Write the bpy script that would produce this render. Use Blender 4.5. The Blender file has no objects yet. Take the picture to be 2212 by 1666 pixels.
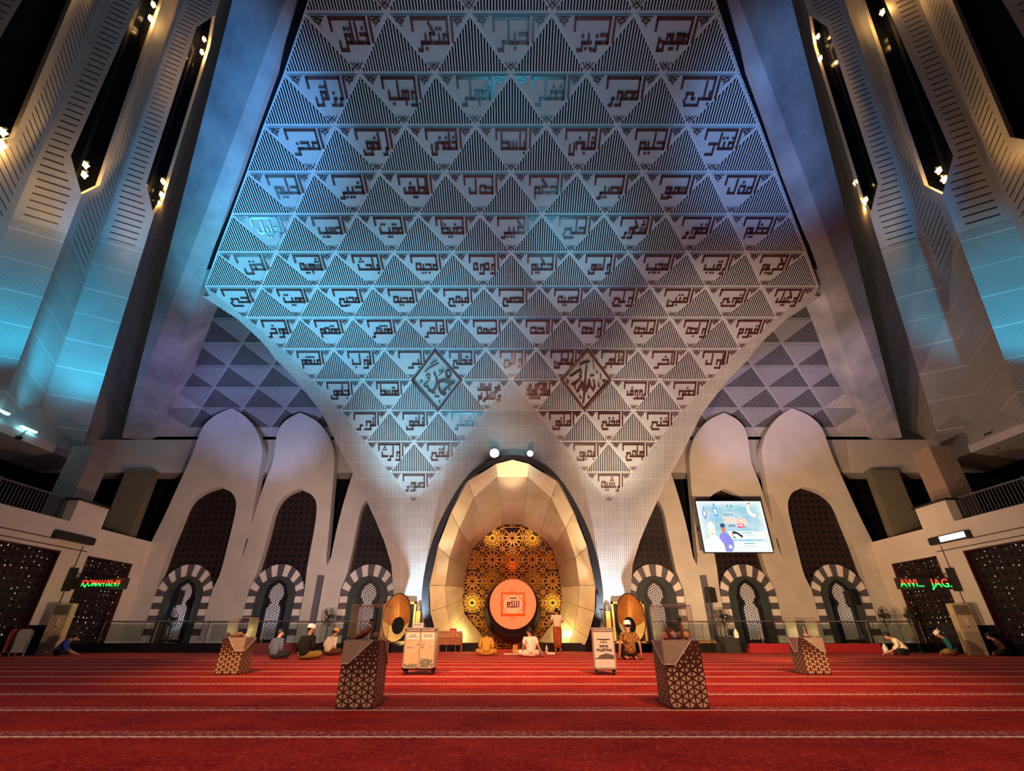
import bpy, math, random
from math import sin, cos, pi, radians, atan, sqrt, floor, ceil
from mathutils import Vector, Matrix
random.seed(7)
SC = bpy.context.scene
COL = SC.collection

# ------------------------------------------------------------------ camera
F, CX, CY = 1005.0, 1106.0, 833.0           # focal length and centre, 2212 x 1666 frame
PITCH = atan(537.0 / 1005.0)
CP, SP = cos(PITCH), sin(PITCH)
EYE = Vector((0, 0, 0.7))
FWD = Vector((0, CP, SP)); UP = Vector((0, -SP, CP)); RT = Vector((1, 0, 0))
cd = bpy.data.cameras.new('camera')
cd.sensor_width = 36.0
cd.lens = F / 2212.0 * 36.0
cd.clip_end = 300
co = bpy.data.objects.new('camera', cd); COL.objects.link(co)
co.location = EYE; co.rotation_euler = (pi / 2 + PITCH, 0, 0)
SC.camera = co

# ------------------------------------------------------------------ world, exposure
W = bpy.data.worlds.new('hall_dusk'); SC.world = W  # dim violet-grey fill added from all sides
W.use_nodes = True
bg = W.node_tree.nodes['Background']
bg.inputs[0].default_value = (0.30, 0.30, 0.42, 1); bg.inputs[1].default_value = 0.07
SC.view_settings.view_transform = 'Standard'
SC.view_settings.look = 'None'
SC.view_settings.gamma = 1.0
SC.view_settings.use_curve_mapping = False
SC.view_settings.exposure = 0.0

# ------------------------------------------------------------------ lights of the hall, all without fixtures
def aim(o, target):
    d = Vector(target) - o.location
    o.rotation_euler = d.to_track_quat('-Z', 'Y').to_euler()
def spot(loc, target, power, col, size=50, blend=0.5, rad=0.15):
    l = bpy.data.lights.new('spot_light', 'SPOT'); l.energy = power; l.color = col
    l.spot_size = radians(size); l.spot_blend = blend; l.shadow_soft_size = rad
    o = bpy.data.objects.new('spot_light', l); COL.objects.link(o); o.location = loc; aim(o, target); return o
def area(loc, target, power, col, sx=2, sy=2):
    l = bpy.data.lights.new('area_light', 'AREA'); l.energy = power; l.color = col
    l.shape = 'RECTANGLE'; l.size = sx; l.size_y = sy
    o = bpy.data.objects.new('area_light', l); COL.objects.link(o); o.location = loc; aim(o, target); return o
def point(loc, power, col, rad=0.1):
    l = bpy.data.lights.new('point_light', 'POINT'); l.energy = power; l.color = col; l.shadow_soft_size = rad
    o = bpy.data.objects.new('point_light', l); COL.objects.link(o); o.location = loc; return o
WARM = (1.0, 0.62, 0.28); CYAN = (0.10, 0.62, 1.0); BLUE = (0.22, 0.42, 1.0); COOL = (0.62, 0.86, 1.0); GOLD = (1.0, 0.66, 0.22); VIO = (0.55, 0.55, 1.0)
# warm spots added behind the camera to light the prayer rows
spot((-4, -4, 12.5), (-2.0, 16.5, 0), 23000, (1.0, 0.52, 0.24), 40, 1.0, 0.4)
spot((4, -4, 12.5), (2.5, 16.5, 0), 23000, (1.0, 0.54, 0.26), 46, 1.0, 0.4)
spot((0, -5, 11), (0, 5.5, 0), 3600, (1.0, 0.60, 0.5), 80, 1.0, 0.4)
# colour washes on the great calligraphy wall
spot((-13.3, 12.7, 6.3), (-9.0, 14.0, 13.6), 2600, (0.10, 0.64, 1.0), 82, 1.0, 0.3)  # added cyan spot floating in mid-air, brings out gloss on the script
spot((-7.0, 9.0, 2.5), (-9.5, 16.0, 12.9), 4000, (0.12, 0.62, 1.0), 50, 1.0)
spot((-3.0, 9.5, 3.0), (-4.5, 17.5, 12.6), 3600, (0.10, 0.66, 1.0), 60, 1.0)
spot((1.5, 12.0, 3.0), (2.6, 13.2, 13.9), 1500, (0.05, 0.66, 1.0), 30, 1.0)
spot((0.0, 6.0, 3.0), (0.0, 10.5, 14.6), 1500, (0.0, 0.62, 0.95), 90, 1.0)
spot((3.0, 10.0, 2.5), (10.0, 18.0, 12.0), 3800, (1.0, 0.72, 0.56), 52, 1.0)
# cool and warm lights on the foot of the wall
spot((-5.5, 17.5, 1.5), (-4.7, 19.8, 8.6), 2700, (0.34, 0.80, 1.0), 46, 1.0)
spot((5.5, 17.5, 1.5), (4.7, 19.8, 8.6), 2500, (1.0, 0.82, 0.58), 46, 1.0)
spot((0.0, 14.5, 1.0), (0.0, 19.6, 10.2), 1100, (1.0, 0.62, 0.34), 34, 1.0)
spot((-2.5, 10.0, 1.0), (-5.5, 21.5, 5.0), 2800, (1.0, 0.84, 0.74), 54, 1.0)  # this and the next: cream fills added for the lower wall
spot((2.5, 10.0, 1.0), (5.5, 21.5, 5.0), 3000, (1.0, 0.74, 0.50), 54, 1.0)
spot((-4.35, 23.1, 0.45), (-4.3, 21.2, 7.0), 1500, COOL, 90, 1.0, 0.06)
spot((4.35, 23.1, 0.45), (4.3, 21.2, 7.0), 1500, (0.80, 0.92, 1.0), 90, 1.0, 0.06)
# warm washes on the arcades
spot((-6.0, 12.0, 1.2), (-12.5, 24.4, 3.6), 4200, (1.0, 0.66, 0.50), 62, 1.0)
spot((6.0, 12.0, 1.2), (12.5, 24.4, 4.2), 7500, (1.0, 0.58, 0.26), 70, 1.0)
# blue and violet washes on arch tops and hip beams
spot((-9.0, 16.0, 2.0), (-13.0, 22.3, 10.8), 3000, (0.28, 0.48, 1.0), 40, 0.8)
spot((9.0, 16.0, 2.0), (13.0, 22.3, 11.0), 2200, (0.50, 0.50, 1.0), 40, 0.8)
spot((-5.0, 5.0, 1.2), (-9.0, 9.2, 15.2), 9500, (0.08, 0.40, 1.0), 34, 0.9)
spot((-9.0, 12.0, 1.2), (-17.0, 20.2, 11.8), 3600, (0.34, 0.40, 1.0), 36, 1.0)
spot((5.0, 5.0, 1.2), (9.0, 9.2, 15.2), 6000, (0.14, 0.42, 1.0), 34, 0.9)
spot((9.0, 12.0, 1.2), (17.0, 20.2, 11.8), 3000, (0.72, 0.56, 0.85), 36, 1.0)
# side walls: cyan wall washers on the ledges, blue streaks higher up, soft warm fill
spot((-20.4, 19.4, 9.6), (-23.2, 21.6, 17.0), 2200, (0.02, 0.62, 1.0), 80, 0.9)
spot((-20.6, 15.4, 9.4), (-23.2, 17.0, 16.0), 1900, (0.02, 0.62, 1.0), 80, 0.9)
spot((-18.6, 14.5, 12.0), (-23.0, 21.6, 29.0), 4200, (0.05, 0.42, 1.0), 40, 1.0)
spot((19.6, 12.5, 8.9), (23.3, 16.9, 14.2), 2600, (0.0, 0.62, 1.0), 48, 0.7)
spot((18.6, 14.5, 12.0), (23.2, 21.2, 31.0), 3600, (0.04, 0.42, 1.0), 36, 1.0)
spot((2.0, 15.0, 2.0), (22.5, 22.5, 14.0), 3600, (1.0, 0.66, 0.44), 58, 1.0)
spot((-2.0, 15.0, 2.0), (-22.5, 23.0, 15.0), 1000, (0.9, 0.78, 0.8), 58, 1.0)
area((0, 15, 22), (-23, 18, 30), 330, (0.75, 0.8, 1.0), 5, 5)
area((0, 15, 22), (23, 18, 30), 300, (1.0, 0.78, 0.66), 5, 5)
# warm light on the lower side walls
spot((-9.0, 17.0, 1.2), (-18.2, 20.8, 3.4), 900, (1.0, 0.60, 0.36), 74, 1.0)
spot((9.0, 17.0, 1.2), (18.2, 20.8, 3.4), 1300, (1.0, 0.64, 0.38), 78, 1.0)

# ------------------------------------------------------------------ projection helpers (pixel -> point in the hall)
def ray(x, y):
    return FWD + RT * ((x - CX) / F) + UP * ((CY - y) / F)
def P(x, y, d): return EYE + ray(x, y) * d
def PY(x, y, Y): r = ray(x, y); return EYE + r * (Y / r.y)
def PX(x, y, X): r = ray(x, y); return EYE + r * (X / r.x)
def PZ(x, y, Z=0.0): r = ray(x, y); return EYE + r * ((Z - EYE.z) / r.z)
def cam(a, b, d): return EYE + RT * a + UP * b + FWD * d

# ------------------------------------------------------------------ mesh builder
class MB:
    def __init__(s): s.v = []; s.f = []; s.m = []; s.uv = {}
    def poly(s, pts, m=0, uv=None):
        n = len(s.v); s.v += [tuple(p) for p in pts]; s.f.append(tuple(range(n, n + len(pts)))); s.m.append(m)
        if uv: s.uv[len(s.f) - 1] = uv
    def prism(s, pts, fn, h0, h1, m=0, side=None, back=True):
        """pts: 2-D outline; fn(a,b,h) -> point."""
        n = len(pts)
        s.poly([fn(a, b, h1) for a, b in pts], m)
        if back: s.poly([fn(a, b, h0) for a, b in reversed(pts)], m)
        for i in range(n):
            a, b = pts[i], pts[(i + 1) % n]
            s.poly([fn(*a, h0), fn(*b, h0), fn(*b, h1), fn(*a, h1)], m if side is None else side)
    def box(s, c, size, m=0, rz=0.0, rx=0.0, ry=0.0):
        M = Matrix.Translation(Vector(c)) @ Matrix.Rotation(rz, 4, 'Z') @ Matrix.Rotation(ry, 4, 'Y') @ Matrix.Rotation(rx, 4, 'X')
        x, y, z = size[0] / 2, size[1] / 2, size[2] / 2
        p = [M @ Vector(q) for q in ((-x, -y, -z), (x, -y, -z), (x, y, -z), (-x, y, -z), (-x, -y, z), (x, -y, z), (x, y, z), (-x, y, z))]
        for q in ((0, 3, 2, 1), (4, 5, 6, 7), (0, 1, 5, 4), (1, 2, 6, 5), (2, 3, 7, 6), (3, 0, 4, 7)):
            s.poly([p[i] for i in q], m)
    def bx(s, x0, x1, y0, y1, z0, z1, m=0):
        s.box(((x0 + x1) / 2, (y0 + y1) / 2, (z0 + z1) / 2), (abs(x1 - x0), abs(y1 - y0), abs(z1 - z0)), m)
    def tube(s, pts, r, n=8, m=0, caps=True, close=False):
        pts = [Vector(p) for p in pts]; k = len(pts)
        rs = r if isinstance(r, (list, tuple)) else [r] * k
        rings = []; prev = None
        for i, p in enumerate(pts):
            if close: t = pts[(i + 1) % k] - pts[i - 1]
            else: t = pts[min(i + 1, k - 1)] - pts[max(i - 1, 0)]
            if t.length < 1e-9: t = Vector((0, 0, 1))
            t.normalize()
            if prev is None:
                u = t.cross(Vector((0, 0, 1)))
                if u.length < 1e-3: u = t.cross(Vector((1, 0, 0)))
            else: u = prev - t * prev.dot(t)
            if u.length < 1e-6: u = t.orthogonal()
            u.normalize(); prev = u; w = t.cross(u)
            b = len(s.v)
            for j in range(n):
                a = 2 * pi * j / n
                s.v.append(tuple(p + (u * cos(a) + w * sin(a)) * rs[i]))
            rings.append(b)
        for i in range(k if close else k - 1):
            a, b = rings[i], rings[(i + 1) % k]
            for j in range(n):
                s.f.append((a + j, a + (j + 1) % n, b + (j + 1) % n, b + j)); s.m.append(m)
        if caps and not close:
            s.f.append(tuple(rings[0] + j for j in reversed(range(n)))); s.m.append(m)
            s.f.append(tuple(rings[-1] + j for j in range(n))); s.m.append(m)
    def lathe(s, prof, n=20, c=(0, 0, 0), m=0, M=None):
        c = Vector(c); rings = []
        for r, z in prof:
            b = len(s.v)
            for j in range(n):
                a = 2 * pi * j / n; q = Vector((r * cos(a), r * sin(a), z))
                if M is not None: q = M @ q
                s.v.append(tuple(c + q))
            rings.append(b)
        for i in range(len(prof) - 1):
            a, b = rings[i], rings[i + 1]
            for j in range(n):
                s.f.append((a + j, a + (j + 1) % n, b + (j + 1) % n, b + j)); s.m.append(m)
        if prof[0][0] > 1e-4: s.f.append(tuple(rings[0] + j for j in reversed(range(n)))); s.m.append(m)
        if prof[-1][0] > 1e-4: s.f.append(tuple(rings[-1] + j for j in range(n))); s.m.append(m)
    def ball(s, c, r, m=0, n=12, k=8, M=None):
        if not isinstance(r, (list, tuple)): r = (r, r, r)
        pr = [(sin(pi * i / k), -cos(pi * i / k)) for i in range(k + 1)]
        S = Matrix.Diagonal((r[0], r[1], r[2])).to_4x4()
        if M is not None: S = M @ S
        s.lathe([(max(a, 1e-5), b) for a, b in pr], n, c, m, S)
    def strip(s, p, q, w, fn, h0, h1, m=0, ext=0.0):
        """flat bar from 2-D p to q of width w on the surface fn"""
        dx, dy = q[0] - p[0], q[1] - p[1]; L = sqrt(dx * dx + dy * dy) or 1e-6
        ux, uy = dx / L, dy / L; nx, ny = -uy * w / 2, ux * w / 2
        p = (p[0] - ux * ext, p[1] - uy * ext); q = (q[0] + ux * ext, q[1] + uy * ext)
        s.prism([(p[0] - nx, p[1] - ny), (q[0] - nx, q[1] - ny), (q[0] + nx, q[1] + ny), (p[0] + nx, p[1] + ny)], fn, h0, h1, m, back=False)
    def path(s, pts, w, fn, h0, h1, m=0, close=False, ext=None):
        n = len(pts)
        for i in range(n if close else n - 1):
            s.strip(pts[i], pts[(i + 1) % n], w, fn, h0, h1, m, w / 2 if ext is None else ext)
    def brush(s, pts, ws, fn, h0, h1, m=0):
        """calligraphic stroke: polyline with a width at each point"""
        n = len(pts); l = []; r = []
        for i in range(n):
            a = pts[max(i - 1, 0)]; b = pts[min(i + 1, n - 1)]
            dx, dy = b[0] - a[0], b[1] - a[1]; L = sqrt(dx * dx + dy * dy) or 1e-6
            nx, ny = -dy / L * ws[i] / 2, dx / L * ws[i] / 2
            l.append((pts[i][0] + nx, pts[i][1] + ny)); r.append((pts[i][0] - nx, pts[i][1] - ny))
        for i in range(n - 1):
            s.prism([r[i], r[i + 1], l[i + 1], l[i]], fn, h0, h1, m, back=False)
    def build(s, name, mats, parent=None, smooth=False, world=False, base=True):
        v = s.v; loc = Vector((0, 0, 0))
        if parent is not None:
            if world:
                M = wmat(parent).inverted(); v = [tuple(M @ Vector(p)) for p in v]
        elif base and v:
            xs = [p[0] for p in v]; ys = [p[1] for p in v]; zs = [p[2] for p in v]
            loc = Vector(((min(xs) + max(xs)) / 2, (min(ys) + max(ys)) / 2, min(zs)))
            v = [(p[0] - loc.x, p[1] - loc.y, p[2] - loc.z) for p in v]
        me = bpy.data.meshes.new(name); me.from_pydata(v, [], s.f)
        if not isinstance(mats, (list, tuple)): mats = [mats]
        for m in mats: me.materials.append(m)
        me.polygons.foreach_set('material_index', s.m)
        if s.uv:
            ul = me.uv_layers.new(name='UVMap')
            for fi, uvs in s.uv.items():
                for li, t in zip(me.polygons[fi].loop_indices, uvs): ul.data[li].uv = t
        if smooth: me.polygons.foreach_set('use_smooth', [True] * len(me.polygons))
        me.update()
        o = bpy.data.objects.new(name, me); COL.objects.link(o)
        if parent is not None: o.parent = parent
        else: o.location = loc
        return o
def wmat(o):
    M = Matrix.LocRotScale(o.location, o.rotation_euler, o.scale)
    return wmat(o.parent) @ M if o.parent else M
def tag(o, label=None, cat=None, group=None, kind=None):
    if label: o['label'] = label
    if cat: o['category'] = cat
    if group: o['group'] = group
    if kind: o['kind'] = kind
    return o
def thing(name, label, cat, loc=(0, 0, 0), rz=0.0, group=None):
    o = bpy.data.objects.new(name, None); COL.objects.link(o); o.empty_display_size = 0.1
    o.location = loc; o.rotation_euler = (0, 0, rz)
    return tag(o, label, cat, group)
def struct(o): o['kind'] = 'structure'; return o
KIDS = {}
def dup(root, loc, rz, label, group=None):
    def rec(o, par):
        c = o.copy(); COL.objects.link(c)
        if par is not None: c.parent = par; c.matrix_parent_inverse = Matrix.Identity(4)
        for ch in [q for q in list(COL.objects) if q.parent == o]: rec(ch, c)
        return c
    r = rec(root, None); r.location = loc; r.rotation_euler = (0, 0, rz); r['label'] = label
    if group: r['group'] = group
    return r

# ------------------------------------------------------------------ materials
class NT:
    def __init__(s, name):
        s.mat = bpy.data.materials.new(name); s.mat.use_nodes = True
        s.t = s.mat.node_tree; s.b = s.t.nodes['Principled BSDF']
    def n(s, typ, **kw):
        o = s.t.nodes.new(typ)
        for k, v in kw.items(): setattr(o, k, v)
        return o
    def put(s, sock, val):
        if isinstance(val, bpy.types.NodeSocket): s.t.links.new(val, sock)
        elif val is not None: sock.default_value = val
    def ma(s, op, a, b=None, c=None, clamp=False):
        o = s.n('ShaderNodeMath', operation=op, use_clamp=clamp)
        s.put(o.inputs[0], a)
        if b is not None: s.put(o.inputs[1], b)
        if c is not None: s.put(o.inputs[2], c)
        return o.outputs[0]
    def mix(s, f, a, b):
        o = s.n('ShaderNodeMix', data_type='RGBA')
        s.put(o.inputs[0], f); s.put(o.inputs[6], c4(a)); s.put(o.inputs[7], c4(b)); return o.outputs[2]
    def xyz(s, kind='Object'):
        tc = s.n('ShaderNodeTexCoord'); sp = s.n('ShaderNodeSeparateXYZ'); s.t.links.new(tc.outputs[kind], sp.inputs[0])
        return sp.outputs, tc.outputs[kind]
    def noise(s, scale, vec=None, detail=4, rough=0.55):
        o = s.n('ShaderNodeTexNoise'); o.inputs['Scale'].default_value = scale; o.inputs['Detail'].default_value = detail
        o.inputs['Roughness'].default_value = rough
        if vec is not None: s.t.links.new(vec, o.inputs['Vector'])
        return o.outputs[0]
    def ramp(s, f, lo, hi):
        o = s.n('ShaderNodeMapRange'); s.put(o.inputs[0], f); o.inputs[1].default_value = lo; o.inputs[2].default_value = hi
        return o.outputs[0]
    def bump(s, h, strength=0.3, dist=0.02):
        o = s.n('ShaderNodeBump'); o.inputs['Strength'].default_value = strength; o.inputs['Distance'].default_value = dist
        s.put(o.inputs['Height'], h); s.t.links.new(o.outputs[0], s.b.inputs['Normal'])
    def done(s, col=None, rough=0.6, metal=0.0, emit=None, es=0.0, spec=None):
        if col is not None: s.put(s.b.inputs['Base Color'], c4(col))
        s.put(s.b.inputs['Roughness'], rough); s.put(s.b.inputs['Metallic'], metal)
        if spec is not None: s.b.inputs['Specular IOR Level'].default_value = spec
        if emit is not None:
            s.put(s.b.inputs['Emission Color'], c4(emit)); s.put(s.b.inputs['Emission Strength'], es)
        return s.mat
def c4(c):
    if isinstance(c, bpy.types.NodeSocket): return c
    return (c[0], c[1], c[2], 1.0)
def pm(name, c, var=0.15, scale=6.0, rough=0.6, metal=0.0, bump=0.0, emit=None, es=0.0, spec=None):
    """plain material with procedural variation"""
    s = NT(name); _, vec = s.xyz('Object')
    nz = s.noise(scale, vec)
    k = s.ramp(nz, 0.3, 0.7)
    col = s.mix(k, [x * (1 - var) for x in c], [min(1, x * (1 + var)) for x in c])
    if bump: s.bump(nz, bump, 0.01)
    return s.done(col, rough, metal, emit, es, spec)

# ------------------------------------------------------------------ materials of the hall
def mat_perforated():
    s = NT('perforated_block')
    tc = s.n('ShaderNodeUVMap'); sp = s.n('ShaderNodeSeparateXYZ'); s.t.links.new(tc.outputs[0], sp.inputs[0])
    u, v = sp.outputs[0], sp.outputs[1]
    def hole(a, per, w):
        f = s.ma('FRACT', s.ma('DIVIDE', a, per)); return s.ma('LESS_THAN', s.ma('ABSOLUTE', s.ma('SUBTRACT', f, 0.5)), w)
    h = s.ma('MULTIPLY', hole(u, 0.092, 0.24), hole(v, 0.0784, 0.24))
    def seam(a, per):
        f = s.ma('FRACT', s.ma('DIVIDE', a, per)); return s.ma('LESS_THAN', s.ma('ABSOLUTE', s.ma('SUBTRACT', f, 0.5)), 0.035)
    sm = s.ma('MAXIMUM', seam(u, 0.92), seam(v, 0.784))
    h = s.ma('MULTIPLY', h, s.ma('SUBTRACT', 1.0, sm))
    _, vec = s.xyz('Object'); nz = s.ramp(s.noise(1.3, vec), 0.3, 0.7)
    base = s.mix(nz, (0.47, 0.455, 0.43), (0.57, 0.55, 0.53))
    col = s.mix(h, base, (0.13, 0.125, 0.125))
    s.bump(s.ma('SUBTRACT', 1.0, h), 0.6, 0.02)
    return s.done(col, 0.5)
M_PERF = mat_perforated()
M_PLATE = pm('plate_white', (0.50, 0.50, 0.51), 0.06, 1.5, 0.55)
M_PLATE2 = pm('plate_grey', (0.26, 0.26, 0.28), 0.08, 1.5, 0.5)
M_SLAT = pm('slat_white', (0.64, 0.63, 0.62), 0.05, 3, 0.45)
M_VOID = pm('louvre_void', (0.004, 0.004, 0.007), 0.2, 3, 0.7, spec=0.1)
M_SCRIPT = pm('script_brown', (0.095, 0.030, 0.024), 0.25, 4, 0.28, 0.0, spec=0.7)
M_CONC = pm('concrete_pale', (0.50, 0.47, 0.45), 0.09, 0.9, 0.42, bump=0.05)
M_CONC2 = pm('plaster_cream', (0.62, 0.55, 0.48), 0.07, 0.8, 0.65, bump=0.04)
M_DARK = pm('dark_void', (0.006, 0.006, 0.010), 0.2, 2, 0.8, spec=0.05)
M_BLACK = pm('black_gloss', (0.008, 0.008, 0.011), 0.3, 3, 0.22)
M_BMAT = pm('black_matte', (0.014, 0.013, 0.014), 0.3, 5, 0.55)

def mat_beam():
    s = NT('beam_polished_concrete'); _, vec = s.xyz('Object')
    a = s.ramp(s.noise(0.55, vec, 6, 0.62), 0.32, 0.68); b = s.ramp(s.noise(2.4, vec, 5), 0.35, 0.7)
    col = s.mix(s.ma('MULTIPLY', a, 0.8), (0.22, 0.22, 0.25), (0.60, 0.60, 0.60)); col = s.mix(s.ma('MULTIPLY', b, 0.35), col, (0.40, 0.39, 0.40))
    return s.done(col, 0.4)
M_BEAM = mat_beam()

def mat_carpet():
    s = NT('red_prayer_carpet'); xyz, vec = s.xyz('Object'); x, y = xyz[0], xyz[1]
    n1 = s.noise(1.6, vec, 5, 0.7); n2 = s.noise(26, vec, 4, 0.8); n3 = s.noise(9, vec, 4, 0.7)
    k = s.ramp(n1, 0.35, 0.68); col = s.mix(k, (0.28, 0.004, 0.008), (0.54, 0.026, 0.008))
    sp = s.ma('MULTIPLY', s.ramp(n2, 0.52, 0.64), s.ramp(n3, 0.40, 0.58)); col = s.mix(s.ma('MULTIPLY', sp, 0.85), col, (0.85, 0.13, 0.07))
    dk = s.ma('MULTIPLY', s.ramp(n2, 0.48, 0.33), 0.8); col = s.mix(dk, col, (0.14, 0.0, 0.006))
    # prayer-row bands every 1.42 m: a speckled strip with a pale zigzag cord on its near edge
    f = s.ma('FRACT', s.ma('DIVIDE', s.ma('SUBTRACT', y, 4.40 - 14.2), 1.42))
    d = s.ma('MULTIPLY', f, 1.42)
    band = s.ma('LESS_THAN', d, 0.30)
    br = s.n('ShaderNodeTexVoronoi'); br.inputs['Scale'].default_value = 30; s.t.links.new(vec, br.inputs['Vector'])
    tex = s.ramp(br.outputs['Distance'], 0.55, 0.15)
    bc = s.mix(tex, (0.42, 0.05, 0.035), (0.90, 0.42, 0.32))
    col = s.mix(s.ma('MULTIPLY', band, 0.85), col, bc)
    zz = s.ma('MULTIPLY', s.ma('PINGPONG', x, 0.05), 0.5)
    cord = s.ma('LESS_THAN', s.ma('ABSOLUTE', s.ma('SUBTRACT', s.ma('SUBTRACT', d, 0.035), zz)), 0.030)
    col = s.mix(s.ma('MULTIPLY', cord, 0.95), col, (1.0, 0.72, 0.52))
    cord2 = s.ma('LESS_THAN', s.ma('ABSOLUTE', s.ma('SUBTRACT', d, 0.105)), 0.014)
    col = s.mix(s.ma('MULTIPLY', cord2, 0.75), col, (0.08, 0.0, 0.01))
    s.bump(n2, 0.35, 0.02)
    return s.done(col, 0.9, spec=0.15)
M_CARPET = mat_carpet()

# floor
b = MB(); b.poly([(-26, -8, 0), (26, -8, 0), (26, 27.5, 0), (-26, 27.5, 0)])
fl = struct(b.build('floor', M_CARPET, base=False))

# ------------------------------------------------------------------ the great calligraphy wall
TW = 2.245                                     # width of one triangle
ROWY = [-128, 27, 158, 271, 372, 463, 545, 619, 686, 754, 821, 888, 955, 1021, 1087]
ROWW = [198.0, 178.6, 163.5, 152.7, 142.75, 134.3, 127.05, 120.3, 114.6, 109.8, 107.0, 105.3, 105.1, 105.1, 105.1]
ROWD = [F * TW / w for w in ROWW]
DW = ROWD[-1]
def row_pt(k): return P(CX, ROWY[k], ROWD[k])
yy = 1087
while yy < 1407 - 66: yy += 66.4; ROWY.append(yy); ROWD.append(DW)
ROWY.append(1407.0); ROWD.append(DW)
PROF = [Vector((0, p.y, p.z)) for p in (P(CX, y, d) for y, d in zip(ROWY, ROWD))]
NR = len(PROF) - 1
ARC = [0.0]
for i in range(NR): ARC.append(ARC[-1] + (PROF[i + 1] - PROF[i]).length)
def wall(x, r, h=0.0):
    """point on the great wall: x across, r in rows from the top, h towards the hall"""
    k = max(0, min(NR - 1, int(floor(r)))); t = r - k
    p = PROF[k].lerp(PROF[k + 1], t); d = PROF[k + 1] - PROF[k]
    n = Vector((0, d.z, -d.y)).normalized()
    return Vector((x, p.y + n.y * h, p.z + n.z * h))
def wallarc(r):
    k = max(0, min(NR - 1, int(floor(r)))); return ARC[k] + (ARC[k + 1] - ARC[k]) * (r - k)
def y2r(y):
    for k in range(NR):
        if y <= ROWY[k + 1]:
            # depth is linear in the row parameter, the image position is not: solve by bisection
            lo, hi = 0.0, 1.0
            for _ in range(30):
                t = (lo + hi) / 2; q = PROF[k].lerp(PROF[k + 1], t) - EYE
                yi = CY - F * q.dot(UP) / q.dot(FWD)
                if yi < y: lo = t
                else: hi = t
            return k + lo
    return NR
def wx(x, r):
    q = wall(0, r) - EYE; return (x - CX) / F * q.dot(FWD)
XC = wx(1104.2, 7)                              # lattice axis
EDGE = [(437.5, 640), (495, 678), (515, 691), (561, 734), (594, 775), (627, 808), (657, 843), (700, 902), (725, 954), (750, 1001), (782.5, 1062), (811, 1124), (829, 1167), (845.5, 1221), (851, 1290), (855, 1407)]
ER = [(y2r(y), wx(x, y2r(y))) for x, y in EDGE]
def edge_x(r):
    """left boundary of the wall at row r"""
    if r <= 7.0: return -(2.5 + 0.5 * (r - 1)) * TW - 0.04
    if r <= ER[0][0]: return -(5.5) * TW - 0.04
    for (a, xa), (c, xc) in zip(ER, ER[1:]):
        if r <= c: return xa + (xc - xa) * (r - a) / (c - a)
    return ER[-1][1]
# prayer-niche outline (right half), pixel -> the wall
RIM_OUT = [(1107, 983), (1144, 989), (1180, 1007), (1207, 1032.5), (1234, 1070), (1261, 1121), (1279, 1166), (1294, 1220), (1302.5, 1274), (1303, 1310), (1297, 1349), (1289.5, 1380), (1282, 1407)]
HOLE = [(y2r(y + 6), abs(wx(x, y2r(y))) - 0.25) for x, y in RIM_OUT]
def hole_x(r):
    if r < HOLE[0][0]: return 0.0
    for (a, xa), (c, xc) in zip(HOLE, HOLE[1:]):
        if r <= c: return max(0.0, xa + (xc - xa) * (r - a) / max(c - a, 1e-6))
    return HOLE[-1][1]
rs = set([float(k) for k in range(NR + 1)] + [a for a, _ in ER] + [a for a, _ in HOLE])
for k in range(NR):
    for j in range(1, 4): rs.add(k + j / 4)
rs = sorted(rs)
b = MB()
def wq(x0a, x0b, x1a, x1b, ra, rb):
    if x1a - x0a < 1e-4 and x1b - x0b < 1e-4: return
    b.poly([wall(x0b, rb), wall(x1b, rb), wall(x1a, ra), wall(x0a, ra)], 0,
           [(x0b, -wallarc(rb)), (x1b, -wallarc(rb)), (x1a, -wallarc(ra)), (x0a, -wallarc(ra))])
TH = 0.45
for ra, rb in zip(rs, rs[1:]):
    if rb - ra < 1e-6: continue
    rm = rb - 1e-7
    la, lb = edge_x(ra + 1e-7), edge_x(rm); ha, hb = hole_x(ra), hole_x(rb)
    if ha <= 0 and hb <= 0: wq(la, lb, -la, -lb, ra, rb)
    else:
        wq(la, lb, -ha, -hb, ra, rb); wq(ha, hb, -la, -lb, ra, rb)
    for sgn in (1, -1):                          # the return of the wall's edge
        b.poly([wall(la * sgn, ra), wall(la * sgn, ra, -TH), wall(lb * sgn, rb, -TH), wall(lb * sgn, rb)], 1)
WALL = struct(b.build('wall_back', [M_PERF, M_PLATE], base=False))
for sg in (-1, 1):                               # flat black strip painting the shadow gap by the hip beam
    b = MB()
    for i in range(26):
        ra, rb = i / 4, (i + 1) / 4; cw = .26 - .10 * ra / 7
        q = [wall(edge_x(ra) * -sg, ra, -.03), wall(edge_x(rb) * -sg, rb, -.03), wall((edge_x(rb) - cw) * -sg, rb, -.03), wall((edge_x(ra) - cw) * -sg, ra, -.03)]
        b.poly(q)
    b.build('edge_channel', [M_VOID], WALL, world=True)

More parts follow.
